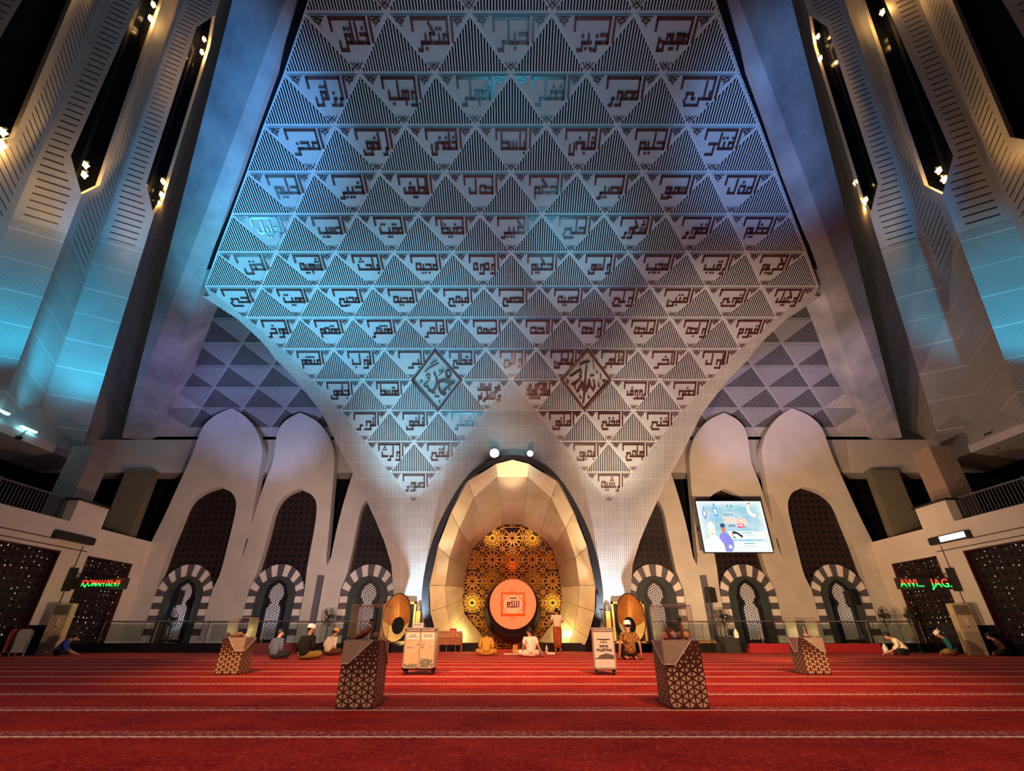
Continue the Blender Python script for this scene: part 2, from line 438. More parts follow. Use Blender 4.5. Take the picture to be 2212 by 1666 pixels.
# grid of the triangles: centres (in triangle widths) of the inscribed, point-down triangles per row
DOWN = {0: [-1.5, -.5, .5, 1.5]}
for k in range(1, 8): n = k + 4; DOWN[k] = [i - (n - 1) / 2 for i in range(n)]
DOWN[8] = [i - 4.5 for i in range(10)]; DOWN[9] = [i - 4 for i in range(9)]
DOWN[10] = [-3.5, -2.5, -.5, .5, 2.5, 3.5]; DOWN[11] = [-3, -2, -1, 1, 2, 3]; DOWN[12] = [-2.5, -1.5, 1.5, 2.5]; DOWN[13] = [-2, 2]
UPT = {0: [-2, -1, 0, 1, 2]}
for k in range(1, 7): n = k + 5; UPT[k] = [i - (n - 1) / 2 for i in range(n)]
UPT[7] = [i - 4.5 for i in range(10)]; UPT[8] = [i - 4 for i in range(9)]
UPT[9] = [-3.5, -2.5, -.5, .5, 2.5, 3.5]; UPT[10] = [-3, -2, -1, 1, 2, 3]; UPT[11] = [-2.5, -1.5, 1.5, 2.5]; UPT[12] = [-2, 2]
def grille(fn, c, tw, k, nsl, hb=0.012, h1=0.035, parent=None, slat=None):
    """louvred triangle, point up: black backing and upright slats"""
    b = MB(); m = 0.035
    f = lambda x, r, hh: fn(x, r, hh)
    x0, x1 = (c - .5) * tw + tw * .035, (c + .5) * tw - tw * .035
    top, bot = k + 0.07, k + 0.965
    b.poly([f((c - .5) * tw, k + 1, .006), f((c + .5) * tw, k + 1, .006), f(c * tw, k, .006)], 1)
    b.poly([f(x0, bot, hb), f(x1, bot, hb), f(c * tw, top, hb)], 0)
    for i in range(nsl):
        x = x0 + (x1 - x0) * (i + .5) / nsl; sw = (x1 - x0) / nsl * .23
        def yt(xx): return top + (bot - top) * abs(xx - c * tw) / ((x1 - x0) / 2)
        ya, yb = yt(x - sw), yt(x + sw)
        if ya > bot and yb > bot: continue
        ya, yb = min(ya, bot), min(yb, bot)
        b.poly([f(x - sw, bot, h1), f(x + sw, bot, h1), f(x + sw, yb, h1), f(x - sw, ya, h1)], 1)
        b.poly([f(x - sw, bot, hb), f(x - sw, bot, h1), f(x - sw, ya, h1), f(x - sw, ya, hb)], 0)
        b.poly([f(x + sw, bot, h1), f(x + sw, bot, hb), f(x + sw, yb, hb), f(x + sw, yb, h1)], 0)
    return b.build('louvre_grille', [M_VOID, slat or M_SLAT], parent, world=True)

# ---- square letters (x runs to the left, y up); 'v' = stroke, dots as points
def LET():
    L = {}
    tooth = [[(1, 0), (1, 2)]]
    box = [[(0, 0), (0, 2), (2, 2), (2, 0)]]
    D1a, D2a, D1b, D2b = [(1, 3.6)], [(.2, 3.6), (1.8, 3.6)], [(1, -1.6)], [(.2, -1.6), (1.8, -1.6)]
    def put(ch, ini, fin, wi, wf, join=True, di=(), df=()): L[ch] = (ini, fin, wi, wf, join, list(di), list(df))
    put('A', None, [[(1, 0), (1, 5)]], 0, 2, False)
    put('L', [[(1, 0), (1, 5)]], [[(1, 5), (1, 0), (4, 0), (4, 1.6)]], 2.2, 5)
    bowl = [[(0, 0), (4, 0), (4, 2)]]
    for ch, du, dd in (('b', (), D1b), ('t', D2a, ()), ('T', D2a + [(1, 4.9)], ())):
        put(ch, tooth, bowl, 2.2, 5, True, du or dd, [(x + 1, y) for x, y in (du or dd)])
    put('n', tooth, [[(0, 0), (0, -2), (3, -2), (3, 1)]], 2.2, 4.2, True, D1a, [(1.5, .3)])
    put('y', tooth, [[(0, 0), (1, 0), (1, 1.6), (3.6, 1.6), (3.6, .2)], [(0, -2), (3.6, -2), (4.4, -.6)]], 2.2, 5.2, True, D2b, [])
    put('j', [[(3, 2.2), (.4, 2.2), (.4, 0)]], [[(3.4, 1.6), (0, 1.6)], [(1, 1.6), (1, -2), (4, -2)]], 3.6, 4.6)
    put('J', L['j'][0], L['j'][1], 3.6, 4.6, True, [(1.6, -1.6)], [(2.6, -.4)])
    put('x', L['j'][0], L['j'][1], 3.6, 4.6, True, [(1.8, 3.8)], [(1.8, 3.2)])
    put('d', None, [[(2.6, 2.6), (.4, 2.6)], [(0, 0), (2.8, 0), (2.8, 1.4)], [(.4, 2.6), (.4, 0)]], 0, 3.8, False)
    put('D', None, L['d'][1], 0, 3.8, False, [], [(1.6, 4.1)])
    put('r', None, [[(0, 0), (1, 0), (1, -2), (2.6, -2)]], 0, 3, False)
    put('z', None, L['r'][1], 0, 3, False, [], [(1, 1.7)])
    teeth = [[(1, 0), (1, 2)], [(2.7, 0), (2.7, 2)], [(4.4, 0), (4.4, 2)]]
    put('s', teeth, teeth, 5.6, 6)
    put('S', teeth, teeth, 5.6, 6, True, [(1.9, 3.5), (3.5, 3.5), (2.7, 4.8)], [])
    sad = [[(0, 0), (.0, 2), (3.4, 2), (3.4, 0)], [(4.8, 0), (4.8, 1.6)]]
    put('p', sad, sad, 6, 6)
    put('P', sad, sad + [[(4.8, 0), (4.8, -2), (7.4, -2), (7.4, 1)]], 6, 8.4, True, [(1.8, 3.6)], [(1.8, 3.6)])
    ta = [[(0, 0), (0, 2), (3.4, 2), (3.4, 0)], [(3.4, 2), (3.4, 5)]]
    put('w', ta, ta, 4.8, 4.8); put('W', ta, ta, 4.8, 4.8, True, [(1.5, 3.6)], [(1.5, 3.6)])
    ayn_f = [[(0, 0), (0, 2), (2, 2), (2, 0)], [(0, 0), (0, -2), (4, -2), (4, -.8)]]
    put('e', [[(2.8, 2), (.4, 2), (.4, 0)]], ayn_f, 3.2, 5)
    put('E', [[(2.8, 2), (.4, 2), (.4, 0)]], ayn_f, 3.2, 5, True, [(1.4, 3.6)], [(1, 3.6)])
    put('f', box, [[(0, 0), (0, 2), (2, 2), (2, 0), (5, 0), (5, 1.6)]], 3.2, 6, True, D1a, D1a)
    put('q', box, [[(0, 0), (0, 2), (2, 2), (2, -2), (5, -2), (5, 0)]], 3.2, 6, True, D2a, D2a)
    put('k', [[(3.2, 5), (1, 2.4), (3, 2.4), (3, 0)]], [[(1, 5), (1, 0), (4, 0)], [(2.2, 2.6), (3.6, 2.6)]], 4.2, 5)
    put('m', box, [[(0, 0), (0, 2), (2, 2), (2, -2)]], 3.2, 3.2)
    put('h', [[(0, 0), (0, 2.2), (3, 2.2), (3, 0)], [(1.5, 2.2), (1.5, -1.6)]], [[(0, 0), (0, 2.4), (2.6, 2.4), (2.6, 0)]], 4.2, 3.8)
    put('o', None, [[(2, 0), (2, 2), (0, 2), (0, -2), (2.8, -2)]], 0, 4, False)
    put('O', None, L['o'][1], 0, 4, False, [], [(1, 3.6)])
    put('i', [], [[(.6, 1), (2, 1), (2, 2.4)]], 0, 3, False)
    return L
LETTERS = LET()
def word(txt):
    """strokes and dots of a word: initial/medial form if it joins to the left, else the final form"""
    st, dots = [], []; x = 0.0; start = 0.0
    n = len(txt)
    for i, ch in enumerate(txt):
        if ch == ' ': x += 2; continue
        ini, fin, wi, wf, join, di, df = LETTERS[ch]
        nxt = i + 1 < n and txt[i + 1] not in ' i'
        if join and nxt:
            for s in ini: st.append([(x + a, y) for a, y in s])
            st.append([(x, 0), (x + wi, 0)]); dots += [(x + a, y) for a, y in di]; x += wi
        else:
            prev_joins = i > 0 and txt[i - 1] != ' ' and LETTERS[txt[i - 1]][4]
            for s in fin: st.append([(x + a, y) for a, y in s])
            mx = 2 if ch in 'dDmhfqo' else 1
            if ch in 'mhfqpwWeEsS': st.append([(x, 0), (x + 2, 0)])
            if ch in 'pwWsS': st.append([(x, 0), (x + wf - 1.2, 0)])
            if prev_joins: st.append([(x - .5, 0), (x + (1 if ch in 'AjJxrz' else .2), 0)])
            dots += [(x + a, y) for a, y in df]; x += wf
    return st, dots, x
# the names, right to left in each row
NAMES = {1: 'mhymn ezyz jbAr mtkbr xALq', 2: 'bAry mpor EfAr qhAr ohAb rzAq', 3: 'ftAj elym qAbP bAsw xAfP rAfe mez',
         4: 'mDL smye bpyr jkm edL Lwyf xbyr jLym', 5: 'eWym Efor Skor eLy kbyr jfyW mqyt jsyb JLyL',
         6: 'krym rqyb mJyb oAse jkym odod mJyd bAeT Shyd jq', 7: 'okyL qoy mtyn oLy jmyd mjpy mbdy meyd mjyy mmyt jy',
         8: 'qyom oAJd mAJd oAjd Ajd pmd qAdr mqtdr mqdm moxr', 9: 'AoL Axr WAhr bAwn oALy mteALy br toAb mntqm',
         10: 'efo roof @1 @2 mqsw JAme', 11: 'Eny mEny mAne PAr nAfe nor', 12: 'hAdy bdye bAqy oArT', 13: 'rSyd pbor'}
def knot(b, fn, c, k):
    """little interlaced ornament in the three corners of a triangle"""
    tw = TW
    for (px, pr, ang) in ((c - .5, 0, -pi * .17), (c + .5, 0, pi + pi * .17), (c, 1.0, pi / 2)):
        # local frame: a = outwards from the corner towards the centre
        gx = {0: 0.105, 1: -0.105, 2: 0.0}[0 if px < c - .1 else 1 if px > c + .1 else 2]
        if gx:
            s = 1 if gx > 0 else -1
            pts = [[(.075, .055), (.225, .055)], [(.095, .085), (.165, .20)], [(.11, .055), (.185, .125)], [(.155, .055), (.10, .12), (.17, .15), (.20, .10), (.13, .085)]]
            for q in pts: b.path([((px + s * a) * tw, k + h) for a, h in q], 0.018, fn, 0.05, 0.075, 1)
        else:
            pts = [[(-.075, .80), (0, .93), (.075, .80)], [(-.045, .90), (0, .83), (.045, .90)], [(-.03, .80), (0, .86), (.03, .80)]]
            for q in pts: b.path([((px + a) * tw, k + h) for a, h in q], 0.018, fn, 0.05, 0.075, 1)
RH = [ARC[k + 1] - ARC[k] for k in range(NR)]
def calligraphy(k, c, txt):
    b = MB(); tw = TW; i = 0.045
    H = RH[k]
    # triangular plate
    tri = [((c - .5 + i * .9) * tw, k + .028), ((c * tw), k + 1 - i * 1.5), ((c + .5 - i * .9) * tw, k + .028)]
    tri = [tri[1], tri[2], tri[0]]
    b.prism(tri, wall, 0.0, 0.05, 0, back=False)
    b.poly([wall(c * tw, k + 1, .006), wall((c + .5) * tw, k, .006), wall((c - .5) * tw, k, .006)], 0)
    pl = b.build('calligraphy_panel', [M_PLATE], WALL, world=True)
    s = MB(); knot(s, wall, c, k)
    sw = 0.062
    U = 0.50 * H / 10.0                           # one letter unit, metres along the wall
    def T(x, y):                                 # letter units -> wall; x runs left from the right-hand bar
        return ((c + .275) * tw - x * 0.069, k + .465 - y * U / H * .97)
    def stroke(pts): s.path([T(*p) for p in pts], sw, wall, 0.05, 0.085, 1)
    def dot(x, y):
        a, r = T(x, y); q = 0.036; qr = q / H
        s.prism([(a - q, r + qr), (a + q, r + qr), (a + q, r - qr), (a - q, r - qr)], wall, 0.05, 0.085, 1, back=False)
    if txt == '@1' or txt == '@2':
        lines = [('mALk', 0), ('ALmLk', 0)] if txt == '@1' else [('Do ALJLAL', 3.2), ('oALAkrAm', -2.6)]
        if txt == '@1':
            st, ds, w = word('mALk ALmLk'); f = 15.5 / w
            for q in st: stroke([(x * f, y * 1.25) for x, y in q])
            stroke([(6.5, 0), (6.5, -2.4), (13, -2.4)]); stroke([(0, 7.2), (0, .5)]); stroke([(2, 7.2), (7, 7.2), (7, 5)])
        else:
            for tx, oy in lines:
                st, ds, w = word(tx); f = 15.0 / w
                for q in st: s.path([T(x * f, y * .72 + oy) for x, y in q], .06, wall, .05, .085, 1)
                for x, y in ds: dot(x * f, y * .72 + oy)
    elif txt:
        st, ds, w = word(txt)
        f = min(1.75, 12.6 / w)
        for q in st: s.path([T(1.9 + x * f, y * 1.27) for x, y in q], .058, wall, .05, .085, 1)
        for x, y in ds: dot(1.9 + x * f, y * 1.27)
        stroke([(0, 8), (0, 0.6)])                          # alif: the outer bar
        stroke([(2.1, 0), (1.9, 0), (1.9, 8), (15.8, 8), (15.8, 4.4 if w * f < 13.5 else 6)])  # lam turned into a frame
    s.build('script', [M_PLATE, M_SCRIPT], pl, world=True)
for k in sorted(DOWN):
    cs = list(reversed(DOWN[k])); ws = NAMES.get(k, '').replace('l', 'L').split()
    for i, c in enumerate(cs): calligraphy(k, c + XC / TW, ws[i] if i < len(ws) else '')
for k in sorted(UPT):
    for c in UPT[k]: grille(wall, c + XC / TW, TW, k, 25, parent=WALL)

# two diamonds with flowing script
def diamond(c, strokes):
    b = MB(); cc = c + XC / TW
    pts = [(cc * TW, 9.03), ((cc - .49) * TW, 10.0), (cc * TW, 10.97), ((cc + .49) * TW, 10.0)]
    for (a0, a1) in ((0, 1), (1, 2), (2, 3), (3, 0)):
        b.path([pts[a0], pts[a1]], 0.095, wall, 0.0, 0.09, 0)
    o = b.build('diamond_border', [M_SCRIPT], WALL, world=True)
    s = MB()
    # strokes are in the diamond's own unit square: x right, y down, (0,0) top left
    for w, q in strokes:
        n = len(q); ww = [w * .62 * (0.35 + 0.65 * sin(pi * (i + .6) / (n + .2))) for i in range(n)]
        s.brush([((cc - .5 + x) * TW, 9 + 2 * y) for x, y in q], ww, wall, 0.0, 0.08, 0)
    s.build('script', [M_SCRIPT], o, world=True)
MUH = [(.15, [(.78, .36), (.74, .33), (.69, .36), (.70, .43), (.76, .46), (.79, .41), (.78, .36)]), (.13, [(.79, .42), (.70, .48), (.60, .52), (.54, .53)]),
       (.17, [(.53, .53), (.62, .50), (.72, .53), (.86, .53)]), (.15, [(.86, .53), (.76, .58), (.64, .66), (.60, .69)]),
       (.16, [(.53, .55), (.53, .62), (.58, .71), (.66, .73), (.67, .69)]), (.15, [(.45, .37), (.49, .45), (.50, .53), (.47, .62), (.40, .69), (.33, .66), (.29, .58)]),
       (.07, [(.27, .36), (.38, .29), (.56, .22)]), (.07, [(.39, .24), (.46, .20), (.52, .18)]), (.06, [(.28, .43), (.33, .40), (.37, .42), (.35, .47), (.30, .45)]), (.06, [(.37, .46), (.32, .53), (.22, .58)]),
       (.06, [(.40, .72), (.46, .70), (.44, .76), (.54, .77)]), (.05, [(.55, .33), (.57, .36), (.59, .33), (.61, .36), (.63, .32)]), (.06, [(.66, .32), (.63, .36), (.55, .42)]),
       (.05, [(.17, .50), (.20, .53), (.16, .55)]), (.05, [(.51, .85), (.55, .83), (.53, .88)]), (.05, [(.73, .61), (.74, .65), (.77, .66)]), (.05, [(.24, .56), (.25, .60), (.28, .62)])]
ALLAH = [(.15, [(.51, .26), (.50, .40), (.50, .55), (.49, .72), (.47, .88)]), (.15, [(.58, .49), (.60, .60), (.66, .67), (.69, .60), (.66, .50)]),
         (.14, [(.58, .50), (.57, .60), (.52, .67), (.45, .66), (.46, .56)]), (.11, [(.44, .52), (.40, .62), (.34, .70), (.29, .62), (.30, .54)]),
         (.08, [(.36, .26), (.44, .22), (.56, .20)]), (.07, [(.61, .19), (.64, .25), (.65, .32)]), (.07, [(.40, .32), (.34, .36), (.24, .42), (.17, .44)]), (.06, [(.35, .36), (.38, .33), (.42, .37), (.38, .39)]),
         (.07, [(.42, .44), (.38, .49), (.30, .56), (.22, .58)]), (.06, [(.37, .45), (.40, .41), (.43, .45)]), (.05, [(.58, .42), (.60, .45), (.62, .42), (.64, .45), (.66, .41)]),
         (.05, [(.70, .36), (.71, .40), (.73, .36)]), (.05, [(.78, .41), (.81, .43), (.79, .49)]), (.05, [(.83, .50), (.86, .53), (.90, .50)]), (.05, [(.77, .55), (.76, .60), (.79, .61)]),
         (.05, [(.12, .49), (.16, .52), (.13, .56)]), (.05, [(.40, .74), (.40, .79), (.43, .79)]), (.05, [(.56, .74), (.57, .79), (.60, .78)])]
diamond(-1.5, MUH); diamond(1.5, ALLAH)

# ------------------------------------------------------------------ leaning wall behind the arcade, left and right
UA, UB = Vector((0, 22.5, 11.36)), Vector((0, 18.05, 14.0))        # rows 0 and 4.03 of its lattice, upwards
UROW = (UB - UA) / 4.03
UN = Vector((0, -UROW.z, UROW.y)).normalized()
if UN.y > 0: UN = -UN
def upper(x, r, h=0.0):
    """r counts rows downwards from UA"""
    return Vector((x, 0, 0)) + UA - UROW * r + UN * h
M_UP = M_PERF
for sg, side in ((-1, 'left'), (1, 'right')):
    b = MB(); r0, r1 = -6.0, 0.93
    r1 = 1.5
    def hid(r):                                   # the wall stops behind the hip beam
        q = upper(0, r) - EYE; y = CY - F * q.dot(UP) / q.dot(FWD); x = 300 + (947 - y) * .275
        return sg * abs((x - CX) / F * q.dot(FWD))
    def near(r): return sg * (6.0 if r > -3 else 6.0 + (-3 - r) * 1.6)
    n = 10
    for i in range(n):
        ra, rb = r0 + (r1 - r0) * i / n, r0 + (r1 - r0) * (i + 1) / n
        q = [upper(near(rb), rb), upper(hid(rb), rb), upper(hid(ra), ra), upper(near(ra), ra)]
        uv = [(p.x, -t * 1.29) for p, t in zip(q, (rb, rb, ra, ra))]
        if sg < 0: q.reverse(); uv.reverse()
        b.poly(q, 0, uv)
    o = struct(b.build('wall_back_' + side, [M_PERF], base=False))
    for r in range(-6, 1):                         # row between r and r+1 (downwards)
        off = -.1 if (r % 2 == 0) else .4
        for i in range(2, 9):
            c = -(i + off + .5) if sg < 0 else (i + off + .5)
            xc = c * TW
            px = abs(xc)
            lim_hi = abs(hid(r)) - 2.0
            if px > lim_hi + .9 or px < 6.5: continue
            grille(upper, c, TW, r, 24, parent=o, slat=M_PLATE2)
    for r in range(-6, 1):
        off = .4 if (r % 2 == 0) else .9
        for i in range(2, 9):
            c = -(i + off + .5) if sg < 0 else (i + off + .5)
            px = abs(c * TW)
            if px > abs(hid(r)) - 1.5 or px < 6.5: continue
            b = MB(); b.prism([(c * TW, r + .96), ((c + .46) * TW, r + .03), ((c - .46) * TW, r + .03)], upper, 0.0, .05, 0, back=False)
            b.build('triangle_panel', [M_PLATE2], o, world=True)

# ------------------------------------------------------------------ hip beams
def beam(sg):
    A = Vector((-5.55, 6.15, 15.7)); Bq = Vector((-20.2, 24.45, 10.3))
    A2 = Vector((-7.93, 6.49, 16.57)); B2 = Vector((-21.9, 24.4, 10.4))
    A = A + (A - Bq) * .25; A2 = A2 + (A2 - B2) * .25
    off = Vector((-.36, .12, .0)); A = A + off; Bq = Bq + off * .3
    n = (A2 - A).cross(Bq - A).normalized()
    if n.dot(EYE - A) > 0: n = -n
    pts = [A, Bq, B2, A2]; T = n * 1.1
    fl_ = lambda p: Vector((p.x * (-sg), p.y, p.z)) if sg > 0 else p
    b = MB(); f = [fl_(p) for p in pts]; g = [fl_(p + T) for p in pts]
    b.poly(f); b.poly(list(reversed(g)))
    for i in range(4): j = (i + 1) % 4; b.poly([f[i], g[i], g[j], f[j]])
    o = b.build('hip_beam_' + ('left' if sg < 0 else 'right'), [M_BEAM])
    o.name = 'trim_1' if sg < 0 else 'trim_2'
    struct(o)
beam(-1); beam(1)

# ------------------------------------------------------------------ ring beam and mezzanine
b = MB()
b.bx(-24.5, -6.3, 24.4, 25.6, 8.4, 10.3); b.bx(6.3, 24.5, 24.4, 25.6, 8.4, 10.3); struct(b.build('trim_3', [M_CONC]))
for sg, side in ((-1, 'left'), (1, 'right')):
    b = MB()
    X0, X1 = 22.1 * sg, 24.5 * sg
    q = [(X0, -8, 8.4), (X0, 24.45, 8.4), (X0, 24.45, 8.75), (X1, 24.45, 11.6), (X1, -8, 11.6), (X0, -8, 8.75)]
    b.poly([q[0], q[1], q[2], q[5]]); b.poly([q[5], q[2], q[3], q[4]])
    b.poly([(X0, -8, 8.4), (X0, 24.45, 8.4), (X1 + 1 * sg, 24.45, 8.4), (X1 + 1 * sg, -8, 8.4)])
    b.poly([(X0, -8, 8.4), (X1 + sg, -8, 8.4), (X1 + sg, -8, 11.6), (X1, -8, 11.6), (X0, -8, 8.75)])
    struct(b.build('trim_4' if sg < 0 else 'trim_5', [M_CONC]))
    # mezzanine slab, its dark back and soffit
    b = MB(); b.bx(18.5 * sg, 27 * sg, -8, 25.0, 4.3, 4.75); struct(b.build('floor_mezzanine_' + side, [M_CONC2]))
    b = MB(); b.bx(26.8 * sg, 27.1 * sg, -8, 26.9, 4.7, 9.0); b.bx(18.4 * sg, 27 * sg, 26.6, 26.9, 0, 9.0)
    struct(b.build('wall_mezzanine_' + side, [M_DARK]))
    b = MB(); b.bx(23.2 * sg, 27.2 * sg, -8, 26.9, 8.42, 8.6); struct(b.build('ceiling_mezzanine_' + side, [M_DARK]))
    # columns of the mezzanine, dimness and right-hand warm light painted into the plaster
    b = MB(); b.bx(19.85 * sg, 20.9 * sg, 20.9, 22.0, 4.75, 8.6); struct(b.build('column_' + side, [pm('plaster_column_' + side, (.34, .24, .18) if sg > 0 else (.24, .21, .20), .1, 2, .7)]))
    b = MB(); b.bx(19.0 * sg, 20.5 * sg, 23.9, 24.35, 4.75, 8.4); struct(b.build('wall_stair_' + side, [pm('plaster_shade_' + side, (0.15, 0.135, 0.10), .1, 2, .7)]))  # second column, shade painted into its plaster
    # lower side wall with two screened openings
    b = MB(); x0, x1 = 18.2 * sg, 18.6 * sg
    for (y0, y1, z0, z1) in ((-8, 24.6, 3.66, 4.8), (19.7, 21.06, 1.0, 3.66), (23.7, 24.6, 0, 3.66), (-8, 12.5, 0, 3.66)):
        b.bx(x0, x1, y0, y1, z0, z1)
    b.bx(x0 - .02 * sg, x1, 19.5, 21.15, 4.8, 5.66)
    WS = struct(b.build('wall_' + side, [M_CONC2]))
    b = MB(); b.bx(x0 + .05 * sg, x1, 12.5, 21.06, 0, 0.34); b.bx(x0 - .03 * sg, x1, 19.7, 21.06, 0, 1.0); b.bx(x0 + .05 * sg, x1, 21.06, 23.7, 0, .35)
    struct(b.build('baseboard_' + side, [M_DARK]))
    b = MB(); b.bx(x0 - .1 * sg, x1 + .1 * sg, 19.4, 21.25, 5.66, 5.74); b.build('parapet_cap', [M_BMAT], WS, world=True)
    b = MB()
    for z in (4.05, 3.8): b.tube([(x0 - .03 * sg, -2, z), (x0 - .03 * sg, 20.9 if z < 4 else 19.2, z)], .016, 5)
    b.tube([(x0 - .03 * sg, 20.6, 4.0), (x0 - .03 * sg, 20.6, 1.7)], .014, 5)
    b.build('wall_conduit', [M_BMAT], WS, world=True)

def mat_screen(name, dots):
    """dark pierced star screen; some holes show lamps of the gallery behind"""
    s = NT(name); tc = s.n('ShaderNodeUVMap'); sp = s.n('ShaderNodeSeparateXYZ'); s.t.links.new(tc.outputs[0], sp.inputs[0])
    u, v = sp.outputs[0], sp.outputs[1]
    cmb = s.n('ShaderNodeCombineXYZ'); s.t.links.new(u, cmb.inputs[0]); s.t.links.new(v, cmb.inputs[1])
    m = None
    for a in (0, 45, 90, 135):
        q = s.ma('ADD', s.ma('MULTIPLY', u, cos(radians(a))), s.ma('MULTIPLY', v, sin(radians(a))))
        per = .30 if a % 90 == 0 else .30 * .7071
        f = s.ma('ABSOLUTE', s.ma('SUBTRACT', s.ma('FRACT', s.ma('DIVIDE', q, per)), .5))
        l = s.ma('LESS_THAN', f, .07); m = l if m is None else s.ma('MAXIMUM', m, l)
    fx = s.ma('SUBTRACT', s.ma('FRACT', s.ma('DIVIDE', u, .30)), .5); fy = s.ma('SUBTRACT', s.ma('FRACT', s.ma('DIVIDE', v, .30)), .5)
    rr = s.ma('SQRT', s.ma('ADD', s.ma('MULTIPLY', fx, fx), s.ma('MULTIPLY', fy, fy)))
    ring = s.ma('LESS_THAN', s.ma('ABSOLUTE', s.ma('SUBTRACT', rr, .30)), .035); m = s.ma('MAXIMUM', m, ring)
    _, vec = s.xyz('Object'); col = s.mix(m, (0.004, 0.003, 0.006), (0.026, 0.014, 0.016))
    s.bump(m, .6, .02)
    if not dots: return s.done(col, .45, spec=.3)
    # clusters of lit holes
    f2 = s.n('ShaderNodeTexVoronoi', feature='F1', voronoi_dimensions='2D'); f2.inputs['Scale'].default_value = 4.6; f2.inputs['Randomness'].default_value = .55
    s.t.links.new(cmb.outputs[0], f2.inputs['Vector'])
    hole = s.ma('LESS_THAN', f2.outputs['Distance'], .14)
    nz = s.noise(1.1, cmb.outputs[0], 3, .7); gate = s.ramp(nz, .46, .60)
    rn = s.n('ShaderNodeSeparateColor'); s.t.links.new(f2.outputs['Color'], rn.inputs[0]); rnd = s.ramp(rn.outputs[0], .35, 1.0)
    e = s.ma('MULTIPLY', s.ma('MULTIPLY', hole, gate), s.ma('MULTIPLY', rnd, dots))
    return s.done(col, .5, emit=(1.0, .82, .56), es=e, spec=.2)
M_SCR = mat_screen('dark_star_screen', 0); M_SCRL = mat_screen('lit_star_screen', .75)
for sg, side in ((-1, 'left'), (1, 'right')):
    for n, (y0, y1, z0, z1) in enumerate(((12.5, 19.7, .34, 3.66), (21.06, 23.7, .35, 3.66))):
        x = 18.38 * sg; b = MB()
        q = [(x, y0, z0), (x, y1, z0), (x, y1, z1), (x, y0, z1)]; uv = [(y0, z0), (y1, z0), (y1, z1), (y0, z1)]
        if sg > 0: q.reverse(); uv.reverse()
        b.poly(q, 0, uv)
        idx = n + 1 + (0 if sg < 0 else 2)
        o = struct(b.build('window_%d' % idx, [M_SCRL]))
        f = MB(); x = 18.19 * sg; w = .05
        for (a0, a1, c0, c1) in ((y0, y1, z1 - w, z1), (y0, y0 + w, z0, z1), (y1 - w, y1, z0, z1)): f.bx(x - .01 * sg, x + .2 * sg, a0, a1, c0, c1)
        f.build('window_frame', [pm('bronze_frame_%d' % idx, (.05, .012, .016), .2, 4, .4)], o, world=True)

# mezzanine railings
M_RAIL = pm('railing_metal', (.13, .12, .12), .2, 5, .4, .6)
for sg, side in ((-1, 'left'), (1, 'right')):
    r = thing('balcony_railing', 'barred metal railing on the %s balcony parapet' % side, 'railing', (18.75 * sg, 12, 4.8))
    b = MB(); b.bx(18.72 * sg, 18.78 * sg, 4, 19.45, 5.72, 5.78); b.bx(18.73 * sg, 18.77 * sg, 4, 19.45, 4.9, 4.94); b.build('handrail', [M_RAIL], r, world=True)
    b = MB(); y = 4.0
    while y < 19.4: b.bx(18.735 * sg, 18.765 * sg, y, y + .03, 4.75, 5.74); y += .15
    b.build('baluster_bars', [M_RAIL], r, world=True)
    for y in (8.5, 13.0, 16.6, 19.4):
        b = MB(); b.bx(18.71 * sg, 18.79 * sg, y, y + .07, 4.75, 5.82); b.build('post', [M_RAIL], r, world=True)

# ------------------------------------------------------------------ pleated side walls with tall window slots
def mat_pleat():
    s = NT('pleated_block_wall'); tc = s.n('ShaderNodeUVMap'); sp = s.n('ShaderNodeSeparateXYZ'); s.t.links.new(tc.outputs[0], sp.inputs[0])
    u, v = sp.outputs[0], sp.outputs[1]               # u across the face (metres), v up (metres); whole part of u/10 = zone
    zone = s.ma('GREATER_THAN', u, 5.0)
    uu = s.ma('MODULO', u, 10.0)
    def dent(a, per, w): return s.ma('LESS_THAN', s.ma('ABSOLUTE', s.ma('SUBTRACT', s.ma('FRACT', s.ma('DIVIDE', a, per)), .5)), w)
    hol = s.ma('MULTIPLY', dent(uu, .07, .26), dent(v, .088, .25))
    seam = s.ma('MAXIMUM', dent(v, 1.55, .02), 0.0)
    perf = s.ma('MULTIPLY', hol, s.ma('SUBTRACT', 1.0, seam))
    band = s.n('ShaderNodeAttribute'); band.attribute_name = 'grv'; band.attribute_type = 'GEOMETRY'
    gx = band.outputs['Fac']
    slot = s.ma('MULTIPLY', dent(v, .42, .10), s.ma('MULTIPLY', s.ma('GREATER_THAN', gx, .16), s.ma('LESS_THAN', gx, .80)))
    g = s.ma('ADD', s.ma('MULTIPLY', slot, zone), s.ma('MULTIPLY', s.ma('MULTIPLY', perf, .75), s.ma('SUBTRACT', 1.0, zone)))
    _, vec = s.xyz('Object'); nz = s.ramp(s.noise(.5, vec, 4), .3, .7)
    base = s.mix(nz, (.44, .42, .41), (.54, .52, .50)); col = s.mix(g, base, (.035, .04, .055))
    light = s.ma('MULTIPLY', seam, s.ma('SUBTRACT', 1.0, zone)); col = s.mix(s.ma('MULTIPLY', light, .5), col, (.7, .68, .66))
    s.bump(s.ma('SUBTRACT', 1.0, g), .7, .03)
    return s.done(col, .45)
M_PLEAT = mat_pleat()
M_SLOTF = pm('slot_frame', (.55, .50, .42), .1, 4, .4)
M_NIGHT = pm('night_window', (.004, .005, .009), .2, 1, .12, spec=.3)
LEAN = .157
ZT = 62.0
def pleat_pt(x, y0, z, sg): return Vector((x * sg, y0 - LEAN * (z - 10), z))
RIDGES = [(22.6, 23.6, 41.6, .60, .24), (18.2, 20.7, ZT, .55, .40), (13.8, 18.9, ZT, .50, .42), (9.4, 18.9, ZT, .5, .42)]
